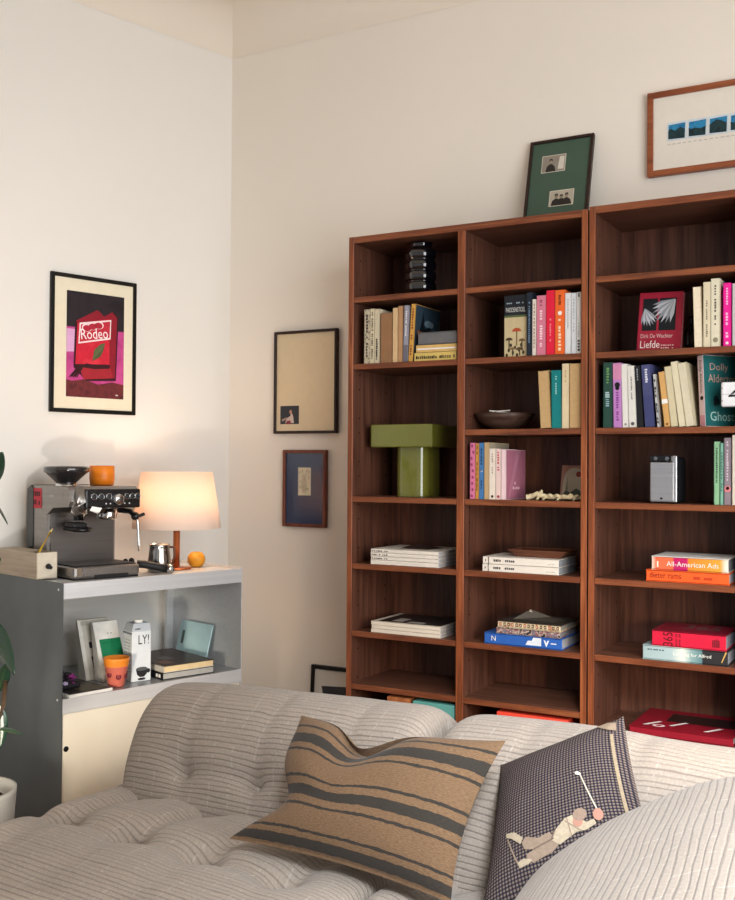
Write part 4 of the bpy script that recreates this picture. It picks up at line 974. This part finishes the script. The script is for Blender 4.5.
b = MB(); b.lathe([(.012,0), (.014,.002), (.010,.014), (.007,.022), (0,.022)], INK, seg=16); b.ball((-.008,-.004,.030), .010, INK, (1.1,.6,1)); b.ball((.010,.006,.031), .011, INK, (1.1,.6,1.1))
o = b.build('thumb_screw'); o.location = LW(.235, .600, ZT+.0004); tag(o, 'small black winged knob standing right of the drip tray', 'knob')

# ---- lower shelf of the cabinet
b = MB(); pur = mat('8a2f78', .6); drk = mat('1d1a20', .5); r = random.Random(4)
for k in range(14):
    a = r.random()*6.28; q = .028*r.random()
    b.ball((q*math.cos(a)*1.2, q*math.sin(a)*1.4, .018+.028*r.random()), r.uniform(.007, .013), drk, (1, 1, .7), 1)
for k in range(7):
    a = r.random()*6.28; q = .034; b.ball((q*math.cos(a)*.8, q*math.sin(a)*1.2, .014+.036*r.random()), r.uniform(.006, .010), pur, (1,1,.6), 1)
b.ball((.022,-.004,.018), .011, mat('b9a9c9'), (1,1,.7), 1); b.box(-.034, .03, -.045, .045, 0, .018, drk, bev=.006)
o = b.build('trinket_pile'); o.location = LW(.36, .905, ZS+.0105); o.rotation_euler = (0,0,ANG); tag(o, 'black and purple trinket lying on the papers at the shelf end', 'trinket')
mg = lw_thing('magazine', 'white edged magazine lying at the left end of the cabinet shelf', 'magazine', .20, .950, ZS+.0004, math.radians(2))
b = MB(); b.box(0, .255, .006, .155, 0, .009, mat('ece8e2', .6)); b.box(.003, .252, .009, .152, .009, .0098, mat('2e2b2a', .35)); b.rect((0,0,.0098), (1,0,0), (0,1,0), .15, .245, .06, .14, mat('5b5340', .4), .0004); b.build('cover', mg)
def bag(name, label, n, s, w, h, dpt, lean, m, deco=None, extra=0.):
    t = thing(name, label, 'bag', LW(n, s, ZS+.0005), (0, 0, ANG+extra))
    b = MB(); dx = -math.tan(lean)*h
    b.hexa([(0,0,0), (dpt,0,0), (dpt,w,0), (0,w,0), (dx,.003,h), (dx+dpt*.25,.003,h), (dx+dpt*.25,w-.003,h), (dx,w-.003,h)], m)
    if deco: deco(b, w, h, dpt, dx)
    b.build('pouch', t); return t
kraft = mat('c9c2b4', .6); paperw = mat('e9e5dd', .55)
def strip(b, w, h, dpt, dx):
    X = Vector((0,1,0)); Y = Vector((dx+dpt*.25-dpt, 0, h)).normalized(); o = Vector((dpt,0,0)); H = math.hypot(dx+dpt*.25-dpt, h)
    b.rect(o, X, Y, .0, .014, 0, H, mat('e3ded4'), .0008); b.rect(o, X, Y, .032, .040, H*.18, H*.38, INK, .0008); b.rect(o, X, Y, .030, .040, H*.52, H*.62, INK, .0008); b.rect(o, X, Y, w*.1, w*.95, H*.90, H*.97, mat('b5afa3'), .0008)
bag('coffee_bag', 'beige upright coffee bag at the back, with black marks', .225, .772, .115, .185, .045, .16, kraft, strip)
def greenl(b, w, h, dpt, dx):
    X = Vector((0,1,0)); Y = Vector((dx+dpt*.25-dpt, 0, h)).normalized(); o = Vector((dpt,0,0)); H = math.hypot(dx+dpt*.25-dpt, h)
    b.rect(o, X, Y, .015, w-.003, H*.36, H*.70, mat('157a50', .5), .0009); b.print_bars(o, X, Y, .025, w*.7, H*.63, H*.645, mat('0b4b30'), 6, .0012); b.print_bars(o, X, Y, w*.5, w*.7, H*.78, H*.81, mat('a9a59c'), 3, .0009)
bag('coffee_bag', 'white coffee bag with a green label, leaning behind the orange cup', .275, .744, .095, .180, .048, .20, paperw, greenl)
tcup = lw_thing('cup', 'pink cup with orange rim and dark dots, before the green labelled bag', 'cup', .402, .744, ZS+.0004)
pinkc = mat('d9725f', .5, var=.1, scale=25); orr = mat('ea8a2e', .4)
b = MB(); b.lathe([(0,0), (.022,0), (.025,.004), (.036,.062), (.038,.066)], pinkc, seg=36)
for k in range(7):
    a = k*PI*2/7+.55; zc = .034+.006*(k % 2)
    Mx = Matrix.Rotation(a, 4, 'Z') @ Matrix.Translation((.0305+.0008*(k % 2)+.0015, 0, zc)) @ Matrix.Rotation(PI/2-.17, 4, 'Y')
    b.lathe([(.0045,0), (.0085,0), (.0085,.0008), (.0045,.0008)], mat('7c2438'), M=Mx, seg=14, caps=False)
    b.lathe([(0,.0), (.0028,.0), (.0028,.0009), (0,.0009)], mat('7c2438'), M=Mx, seg=10)
b.build('cup_body', tcup)
b = MB(); b.lathe([(.0375,.064), (.0405,.084), (.0408,.090), (.039,.090), (.036,.068), (.022,.012), (0,.010)], orr, seg=36, caps=False); b.build('rim', tcup)['label'] = 'orange rim'
ct = lw_thing('milk_carton', 'tall white drink carton with black lettering and a drawn cup', 'carton', .325, .672, ZS+.0004, math.radians(-8))
cw = mat('dfe3e6', .45, var=.03); cg = mat('bcc3ca', .45)
b = MB(); w, d, h = .066, .066, .185
b.box(0, d, 0, w, 0, .160, cw, bev=.0015, seg=1)
b.hexa([(0,0,.160), (d,0,.160), (d,w,.160), (0,w,.160), (.012,.006,h), (d-.002,.006,h), (d-.002,w-.006,h), (.012,w-.006,h)], cg)
o = (d, 0, 0); X, Y = (0,1,0), (0,0,1)
b.text('LY!', (d, .022, .118), X, Y, .036, .030, INK, .0008)
b.print_bars(o, X, Y, .006, .03, .166, .170, INK, 6, .0012)
b.shape(o, X, Y, [(.014,.040), (.018,.022), (.028,.014), (.042,.014), (.052,.024), (.054,.040)], INK, .0008); b.oval(o, X, Y, .034, .040, .020, .006, mat('55585c'), .001); b.oval(o, X, Y, .034, .008, .014, .004, INK, .0008); b.oval(o, X, Y, .057, .032, .006, .007, INK, .0007)
for k in range(11): b.print_bars((0,0,0), (1,0,0), (0,0,1), .006, d-.01, .030+.010*k, .034+.010*k, mat('8f989f'), 7, .0006)
b.rect((0,0,0), (1,0,0), (0,0,1), .0, d, .150, .156, mat('77808a'), .0007)
b.build('carton_body', ct)
b = MB(); b.lathe([(0,0), (.014,0), (.014,.009), (.012,.010), (0,.010)], WHITE, c=(.042, .033, h), seg=20); b.build('cap', ct)
# two lying books and mint panel
G = 'books lying on the cabinet shelf'
def lb(label, n, s, ln, lt, z0, th, cm_, pg, top=None, dec=None, ex=0.):
    t = thing('book', label, 'book', LW(n, s, z0), (0,0,ANG+ex), G)
    b = MB(); k = .0022
    b.box(0, ln, 0, lt, 0, k, cm_); b.box(0, ln, 0, lt, th-k, th, top or cm_); b.box(0, ln, 0, k, 0, th, cm_)
    if dec: dec(b, ln, lt, th)
    b.build('cover', t)
    b = MB(); b.box(.002, ln-.002, k, lt-.002, k, th-k, pg); b.build('pages', t); return t
lb('black book under a brown covered one beside the carton', .155, .572, .275, .195, ZS+.0005, .022, mat('16161a', .5), mat('b9b5ae', .8), dec=lambda b, l, w, t: b.print_bars((0,0,0), (1,0,0), (0,0,1), l*.85, l*.97, t*.25, t*.75, WHITE, 2, .0006), ex=math.radians(-4))
lb('brown covered book with cream page edges lying on the black one', .160, .570, .272, .190, ZS+.0230, .022, mat('cfc7bb', .5), mat('eed3a2', .8), top=mat('4a352c', .4), dec=lambda b, l, w, t: [b.rect((0,0,t), (1,0,0), (0,1,0), l*a, l*(a+.2), w*c, w*(c+.2), mat(h, .4), .0005) for a, c, h in ((.1,.1,'7a5344'), (.45,.3,'6b6a66'), (.7,.1,'8a5f4e'), (.3,.6,'3a2a24'))], ex=math.radians(-4))
mp_ = thing('glass_panel', 'mint green square panel with a dark slot, leaning behind the books', 'panel', LW(.150, .352, ZS+.0005), (0, 0, ANG))
b = MB(); mint = mat('b9dbe0', .25, var=.03, coat=.4)
th = math.radians(14); M_ = Matrix.Rotation(-th, 4, 'X')
b.box(0, .185, -.004, 0, 0, .140, mint, bev=.001, seg=1, M=M_)
p0 = M_ @ Vector((0,-.004,0)); Yv = M_ @ Vector((0,0,1)) ; b.rect(p0, (1,0,0), Yv, .022, .036, .060, .105, mat('5f6f69'), .0008)
b.build('panel', mp_)

# ---------------------------------------------------------------- sofa
RIB = ribbed_mat()
SR = math.radians(-4)
def catmull(pts, n):
    """resample a 2-D polyline smoothly by arc length"""
    P = [Vector(p) for p in pts]; out = []
    for i in range(len(P)-1):
        p0, p1, p2, p3 = P[max(i-1,0)], P[i], P[i+1], P[min(i+2,len(P)-1)]
        for k in range(12):
            t = k/12; out.append(.5*((2*p1)+(p2-p0)*t+(2*p0-5*p1+4*p2-p3)*t*t+(3*p1-p0-3*p2+p3)*t**3))
    out.append(P[-1]); d = [0]
    for a, c in zip(out, out[1:]): d.append(d[-1]+(c-a).length)
    res = []; j = 0
    for k in range(n):
        s = d[-1]*k/(n-1)
        while j < len(d)-2 and d[j+1] < s: j += 1
        f = (s-d[j])/max(1e-9, d[j+1]-d[j]); res.append((out[j].lerp(out[j+1], f), s))
    return res
def puff(name, parent, W, prof, K, M, nu=120, nv=150, pw=16, tufts=(), creases=(), bulge=.0, uoff=0., wrinkle=.004):
    """upholstered module: a profile in (across, up) swept over width W, rounded ends, tufted"""
    R = catmull(prof, nv); K = Vector(K); P = []; UV = []
    for i in range(nu+1):
        f = i/nu; x = -1+2*f; x = math.copysign(1-(1-abs(x))**1.35, x)     # more rows near the ends
        u = W*(x+1)/2; sh = max(0., 1-abs(x)**pw)**(1/pw*1.25) if abs(x) < 1 else 0
        row, uvr = [], []
        for q, s in R:
            off = q-K; n = off.normalized(); d = off.length*sh
            dd = bulge*(1-x*x)
            for (tu, ts, dep, rad) in tufts:
                r2 = ((u-tu)/rad)**2+((s-ts)/(rad*.8))**2
                if r2 < 9: dd -= dep*(.55*math.exp(-r2*1.1)+.45*math.exp(-r2*7))
            for (u0, s0, u1, s1, dep, rad) in creases:
                ex, ey = u1-u0, s1-s0; t = max(0, min(1, ((u-u0)*ex+(s-s0)*ey)/(ex*ex+ey*ey)))
                r2 = ((u-u0-ex*t)**2+(s-s0-ey*t)**2)/rad**2
                if r2 < 9: dd -= dep*math.exp(-r2)
            dd += wrinkle*noise.noise(Vector((u*7+uoff*3, s*9, 1.3+uoff)))
            o = K+n*(d+dd*sh)
            row.append(M @ Vector((u, o.x, o.y))); uvr.append((u+uoff, s))
        P.append(row); UV.append(uvr)
    return grid_mesh(name, P, UV, RIB, parent)
sofa = thing('sofa', 'low tufted corduroy sofa with ribbed beige fabric in front of the bookcases', 'sofa', (.69, -1.335, 0), (0, 0, SR))
# local: x along the back, y = away from the room's front (towards the bookcase)
back_prof = [(.30, .03), (.02, .06), (-.005, .25), (-.012, .36), (.000, .45), (.022, .53), (.060, .605), (.115, .655), (.185, .672), (.255, .655), (.32, .60), (.36, .50), (.37, .35), (.36, .12), (.32, .04)]
seat_prof = [(.22, .05), (.24, .20), (.20, .365), (.10, .392), (-.02, .396), (-.15, .400), (-.30, .402), (-.42, .392), (-.53, .352), (-.60, .27), (-.615, .15), (-.58, .05), (-.3, .03)]
I4 = Matrix.Identity(4)
def arc_at(prof, yz):
    R = catmull(prof, 400); return min(R, key=lambda q: (q[0]-Vector(yz)).length)[1]
bt = arc_at(back_prof, (.017, .515)); btop = arc_at(back_prof, (.185, .672)); bseam = arc_at(back_prof, (-.012, .36))
tb = [(.20, bt, .030, .065), (.42, bt, .030, .065), (.645, bt, .030, .065)]
cb = [(.20, bt, .42, bt, .008, .016), (.42, bt, .645, bt, .008, .016)]+[(a, bt, a+.01, btop, .004, .02) for a in (.20, .42, .645)]+[(a, bt, a+.02, bseam, .004, .02) for a in (.20, .42, .645)]
TILT = Matrix.Translation((.83,0,0)) @ Matrix.Rotation(math.radians(-2.5), 4, 'Y') @ Matrix.Translation((-.83,0,0))
puff('back_cushion', sofa, .83, back_prof, (.17, .33), TILT, tufts=tb, creases=cb, bulge=.0)
puff('back_cushion', sofa, .83, back_prof, (.17, .33), Matrix.Translation((.825, 0, -.006)), tufts=tb, creases=cb, bulge=.012, uoff=1.3)
s1 = arc_at(seat_prof, (-.215, .401)); s0 = arc_at(seat_prof, (.02, .395)); s2 = arc_at(seat_prof, (-.45, .385))
ts, cs = [], []
for a in (.09, .30, .51, .72):
    ts += [(a, s1, .042, .075), (a, s2, .014, .07)]
for a, a2 in ((.09, .15), (.30, .36), (.51, .57), (.72, .78)):
    cs += [(a, s1, a2, s0, .016, .030), (a, s1, a+.04, s2, .006, .03)]
    ts += [(a2, s0, .045, .06)]
for a in (.09, .30, .51): cs += [(a, s1, a+.21, s1, .016, .035)]
cs += [(0, s1, .09, s1, .012, .03)]
puff('seat_cushion', sofa, .88, seat_prof, (-.18, .20), Matrix.Translation((-.055, 0, .010)), tufts=ts, creases=cs, bulge=.010, pw=18)
puff('seat_cushion', sofa, .83, seat_prof, (-.18, .20), Matrix.Translation((.825, 0, .004)), tufts=ts, creases=cs, bulge=.010, pw=18, uoff=2.1)
# corner arm: the same kind of cushion turned to face the seats
AR = Matrix.Translation((1.085, .02, -.006)) @ Matrix.Rotation(math.radians(-80), 4, 'Z')
arm_prof_ = [(.40, .03), (.02, .06), (-.005, .25), (.000, .40), (.030, .50), (.090, .585), (.170, .650), (.265, .695), (.36, .71), (.46, .68), (.53, .60), (.55, .40), (.53, .12), (.45, .04)]
arm_prof = [(.5, .03), (.02, .06), (-.005, .25), (.005, .40), (.05, .50), (.13, .580), (.23, .645), (.36, .705), (.50, .735), (.62, .71), (.68, .60), (.68, .15), (.6, .04)]
puff('arm_cushion', sofa, .92, arm_prof, (.32, .34), AR, tufts=(), creases=(), bulge=.012, pw=6, uoff=3.7)

# ---------------------------------------------------------------- cushions
def pillow(name, label, C, puffv, matf, uvs=True, dents=(), edge_in=.10, n=56, chop=0., flare=0.):
    """C = TL, TR, BR, BL corner points; bulges on both sides"""
    TL, TR, BR, BL = [Vector(c) for c in C]
    nrm = ((TR-TL).cross(BL-TL)).normalized()*-1
    cen = (TL+TR+BR+BL)/4
    def pt(u, v, side):
        # pincushion: the edges bow inward between the corners
        uu = (2*u-1); vv = (2*v-1)
        cu = uu*(1-edge_in*(1-vv*vv)*abs(uu)**1.5); cv = vv*(1-edge_in*(1-uu*uu)*abs(vv)**1.5)
        a, c = (cu+1)/2, (cv+1)/2
        if chop: c += chop*math.exp(-((a-.40)/.13)**2)*(1-c)**2
        if flare: a += flare*math.exp(-((c-.66)/.20)**2)*(1-a)**2.5
        p = (TL*(1-a)+TR*a)*(1-c)+(BL*(1-a)+BR*a)*c
        k = max(0, (1-abs(uu)**2.6))*max(0, (1-abs(vv)**2.6)); h = puffv*k**.62
        for (du, dv, ru, rv, dep) in dents: h -= dep*math.exp(-((u-du)/ru)**2-((v-dv)/rv)**2)*(1 if side > 0 else .3)
        h += .0035*noise.noise(Vector((u*6, v*6, 3.1*side)))*k
        return p+nrm*(h*side), k
    obj = None; P, UV = [], []
    for side in (1, -1):
        rows = range(n+1)
        for i in rows:
            v = i/n if side > 0 else 1-i/n
            row = []; ur = []
            for j in range(n+1):
                u = j/n
                row.append(pt(u, v, side)[0]); ur.append((u, 1-v))
            P.append(row); UV.append(ur)
    t = thing(name, label, 'cushion', tuple(cen))
    inv = Matrix.Translation(-cen)
    P = [[inv @ q for q in r] for r in P]
    o = grid_mesh('cover', P, UV, matf, t)
    return t, (lambda u, v, l=.001: inv @ (pt(u, v, 1)[0]+nrm*l)), pt
t, f, pt = pillow('cushion', 'brown wool cushion with dark woven stripes leaning on the sofa back',
    ((1.255, -1.395, .665), (1.742, -1.448, .690), (1.690, -1.575, .425), (1.190, -1.565, .445)), .058, striped_wool_mat(),
    dents=((.42, .0, .16, .25, .035),), edge_in=.09, chop=.17, flare=.15)
t, f, pt = pillow('cushion', 'dark checked cushion with an embroidered golfer, tilted against the sofa arm',
    ((1.690, -1.345, .612), (1.922, -1.305, .728), (2.055, -1.555, .548), (1.757, -1.600, .422)), .055, check_mat(), edge_in=.06)
b = MB()
def emb(pts, m, l=.0016):
    b.poly([f(u, v, l) for u, v in pts], m)
def emb_line(p, q, w, m, n=10, l=.002):
    for k in range(n):
        a = Vector(p).lerp(Vector(q), k/n); c = Vector(p).lerp(Vector(q), (k+1)/n); d = (c-a).normalized(); s = Vector((-d.y, d.x))*w
        emb([tuple(a-s), tuple(c-s), tuple(c+s), tuple(a+s)], m, l)
GU = {'club_head': [(0.672, 0.416), (0.692, 0.416), (0.709, 0.432), (0.704, 0.444), (0.675, 0.433)], 'torso': [(0.582, 0.687), (0.624, 0.677), (0.703, 0.733), (0.745, 0.722), (0.755, 0.75), (0.694, 0.775), (0.639, 0.775), (0.532, 0.817), (0.488, 0.782), (0.517, 0.737)], 'legs': [(0.484, 0.735), (0.525, 0.816), (0.484, 0.844), (0.409, 0.858), (0.367, 0.867), (0.331, 0.844), (0.331, 0.814), (0.403, 0.809), (0.323, 0.784), (0.306, 0.742), (0.333, 0.717), (0.411, 0.748)], 'shoe1': [(0.191, 0.643), (0.255, 0.66), (0.317, 0.716), (0.299, 0.748), (0.234, 0.691), (0.194, 0.67)], 'shoe2': [(0.27, 0.838), (0.31, 0.83), (0.364, 0.849), (0.342, 0.864), (0.279, 0.87)]}
thread_l = mat('a89a84', .8, var=.12, scale=200); thread_d = mat('8a7566', .8, var=.12, scale=200); thread_t = mat('8a7868', .8, var=.1, scale=200)
skin_t = mat('a67a6a', .8); shade_t = mat('6b5a4e', .8)
def ring_uv(cx, cy, rx, ry): return [(cx+rx*math.cos(2*PI*k/12), cy+ry*math.sin(2*PI*k/12)) for k in range(12)]
def fan(pts, m, l):
    c = sum((Vector(p) for p in pts), Vector((0,0)))/len(pts)
    b.add([f(*c, l)]+[f(u, v, l) for u, v in pts], [[0, 1+k, 1+(k+1) % len(pts)] for k in range(len(pts))], m)
fan(GU['legs'], thread_t, .0030); emb_line((0.504, 0.775), (0.379, 0.801), .004, shade_t, l=.0036)
fan(GU['shoe1'], thread_l, .0034); fan(GU['shoe2'], thread_l, .0034)
fan(GU['torso'], thread_l, .0034); emb_line((0.488, 0.782), (0.517, 0.737), .005, shade_t, l=.0040); emb_line((0.581, 0.701), (0.666, 0.775), .003, thread_t, l=.004); emb_line((0.595, 0.684), (0.607, 0.788), .003, thread_t, l=.004)
fan(ring_uv(0.655, 0.722, .030, .030), skin_t, .0040); fan(ring_uv(0.672, 0.685, .042, .036), thread_d, .0044)
fan(ring_uv(0.775, 0.702, .030, .036), skin_t, .0044)
emb_line((0.703, 0.437), (0.776, 0.677), .0042, mat('b9afa2', .6), l=.0040); fan(GU['club_head'], mat('d6cec2', .6), .0042)
emb_line((0.206, 0.683), (0.272, 0.845), .0045, thread_t, l=.0036)
o = b.build('embroidery', t); o['label'] = 'embroidered golfer in mid swing'
# pale piping flap along the cushion's right edge
b = MB(); pipe = mat('8f7f69', .8, var=.12, scale=150)
emb_line((.925, .16), (.935, .86), .010, pipe, 16, .0040); fan([(.82,.06), (.90,.045), (.955,.06), (.955,.13), (.90,.12)], mat('8a7967', .8), .0040)
b.build('piping', t)

# ---------------------------------------------------------------- rubber plant at the left edge
pl = thing('potted_plant', 'dark leaved rubber plant in a pale pot at the left edge, before the cabinet', 'plant', LW(.700, 1.30, 0), (0,0,ANG))
potm = mat('bdb9b0', .7, var=.05, scale=12, bump=.2)
PC = (-.112, 0, -.012)
b = MB(); b.lathe([(.0,.0125), (.090,.0125), (.100,.020), (.122,.345), (.123,.358), (.113,.358), (.109,.330), (0,.325)], potm, seg=48, c=PC); pot_ = b.build('pot', pl)
b = MB(); b.lathe([(.1095,.326), (.06,.336), (0,.338)], mat('2a211b', .95, var=.3, scale=90, bump=.8), seg=32, caps=False, c=PC); b.build('soil', pot_)
leafm = mat('1f3b2b', .28, var=.2, scale=10, spec=.5, coat=.25); stemm = mat('4c3b2a', .7)
b = MB(); b.tube([(-.105,0,.31), (-.06,.0,.6), (.012,0,.85), (-.03,.01,1.05), (-.07,0,1.22)], .009, stemm); b.tube([(-.10,0,.34), (.03,0,.50), (.085,0,.60), (.095,0,.66)], .0055, stemm); b.build('stem', pl)
def leaf(base, tip, w, droop, roll):
    B, T = Vector(base), Vector(tip); ax = (T-B); Ln = ax.length; ax.normalize()
    s = ax.cross(Vector((.8,-.6,.0))).normalized(); s = Matrix.Rotation(roll, 3, ax) @ s; nn = ax.cross(s)
    rows = 12; vs, fs = [], []
    for i in range(rows+1):
        q = i/rows; ww = w*math.sin(PI*min(1, q*.96+.03))**.75*(1-.25*q)
        c = B+ax*Ln*q+Vector((0,0,-droop*q*q))
        for k in (-1, -.5, 0, .5, 1): vs.append(c+s*ww*k+nn*(abs(k)*ww*.22))
    for i in range(rows):
        for k in range(4): fs.append([i*5+k, i*5+k+1, (i+1)*5+k+1, (i+1)*5+k])
    bb = MB(); bb.add(vs, fs, leafm, True); bb.tube([B-ax*.02, B, B+ax*Ln*.5+Vector((0,0,-droop*.25)), T+Vector((0,0,-droop))], .0022, mat('3d5a3a', .5), seg=6, taper=.3)
    o = bb.build('leaf', pl); md = o.modifiers.new('thickness', 'SOLIDIFY'); md.thickness = .0012
for base, tip, w, dr, ro in (
    ((-.08,.0,1.12), (.085,-.01,1.225), .036, .0, .3), ((-.03,.0,1.125), (.095,.0,1.072), .012, .025, 1.3), ((-.04,0,.93), (.060,0,.965), .018, .005, .2),
    ((-.02,0,.80), (.140,0,.705), .034, .022, .3), ((.06,.0,.63), (.100,.0,.705), .020, .0, .0), ((.07,.0,.535), (.190,.0,.550), .013, .006, .5),
    ((.055,.0,.60), (.065,0,.485), .026, .0, .2), ((-.06,0,.86), (.045,0,.86), .02, .01, .0), ((-.05,0,1.2), (-.18,-.05,1.27), .05, .02, .2), ((0,0,.95), (-.16,.02,.92), .05, .03, .2),
    ((0,0,.72), (-.15,-.04,.76), .05, .02, .1), ((-.06,0,1.0), (-.19,.04,1.09), .05, .02, .3)):
    leaf(base, tip, w, dr, ro)

# ---------------------------------------------------------------- light
def area(name, loc, target, sx, sy, power, colr):
    l = bpy.data.lights.new(name, 'AREA'); l.shape = 'RECTANGLE'; l.size = sx; l.size_y = sy; l.energy = power; l.color = colr
    o = bpy.data.objects.new(name, l); col.objects.link(o); o.location = loc
    d = Vector(target)-Vector(loc); o.rotation_euler = d.to_track_quat('-Z', 'Y').to_euler(); return o
area('window_daylight', (RX+.22, -2.35, 1.55), (0, -2.0, 1.1), 2.5, 2.1, 98, (.95, .98, 1.0))
def spot(name, loc, target, power, cone, blend, soft, colr):
    l = bpy.data.lights.new(name, 'SPOT'); l.energy = power; l.spot_size = math.radians(cone); l.spot_blend = blend; l.shadow_soft_size = soft; l.color = colr
    o = bpy.data.objects.new(name, l); col.objects.link(o); o.location = loc
    o.rotation_euler = (Vector(target)-Vector(loc)).to_track_quat('-Z', 'Y').to_euler(); return o
# a beam of sun on the sofa's near edge; the other spots are added fill
spot('sun_beam', (4.4, -3.5, 2.3), (1.34, -2.17, .38), 900, 7.5, .2, .02, (1, .93, .82))
spot('low_wall_fill', (1.62, -2.35, .50), (-.15, -.78, 1.50), 62, 42, 1.0, .06, (1, .95, .88))  # added unseen spot in place of sun bounced up at the left wall
spot('warm_shelf_fill', (2.75, -1.9, .95), (1.45, -.30, .58), 60, 46, 1.0, .15, (1, .72, .48))  # added warm spot to brighten the lower bookcase edges
spot('arm_fill', (2.95, -3.3, 2.35), (2.12, -1.50, .60), 560, 40, 1.0, .30, (.88, .94, 1.0))  # added spot to brighten the sofa arm; no roof opening here
spot('cabinet_fill', (1.0, -2.75, .55), (.21, -.95, .46), 160, 17, .8, .12, (1, .90, .74))  # added low spot to brighten the cabinet front
w = bpy.data.worlds.new('room_ambience'); scene.world = w; w.use_nodes = True
bg = w.node_tree.nodes['Background']; bg.inputs['Color'].default_value = (.97, .98, 1.0, 1); bg.inputs['Strength'].default_value = .44

# ---------------------------------------------------------------- camera
cd = bpy.data.cameras.new('camera'); cam = bpy.data.objects.new('camera', cd); col.objects.link(cam)
CP = (2.4567683, -3.2429749, 1.2000000); FPX = 1026.968      # focal length in pixels of a 735 x 900 frame
cd.sensor_fit = 'VERTICAL'; cd.sensor_height = 24; cd.lens = FPX/900*24; cd.clip_start = .05
f_, r_, u_ = (-0.4918709, 0.8705450, 0.0146424), (0.8706670, 0.4918275, 0.0066785), (0.0013876, -0.0160336, 0.9998705)
cam.matrix_world = Matrix(((r_[0], u_[0], -f_[0], CP[0]), (r_[1], u_[1], -f_[1], CP[1]), (r_[2], u_[2], -f_[2], CP[2]), (0,0,0,1)))
scene.camera = cam
scene.cycles.caustics_reflective = False
scene.view_settings.view_transform = 'Standard'
scene.view_settings.look = 'None'
scene.view_settings.exposure = 0.05
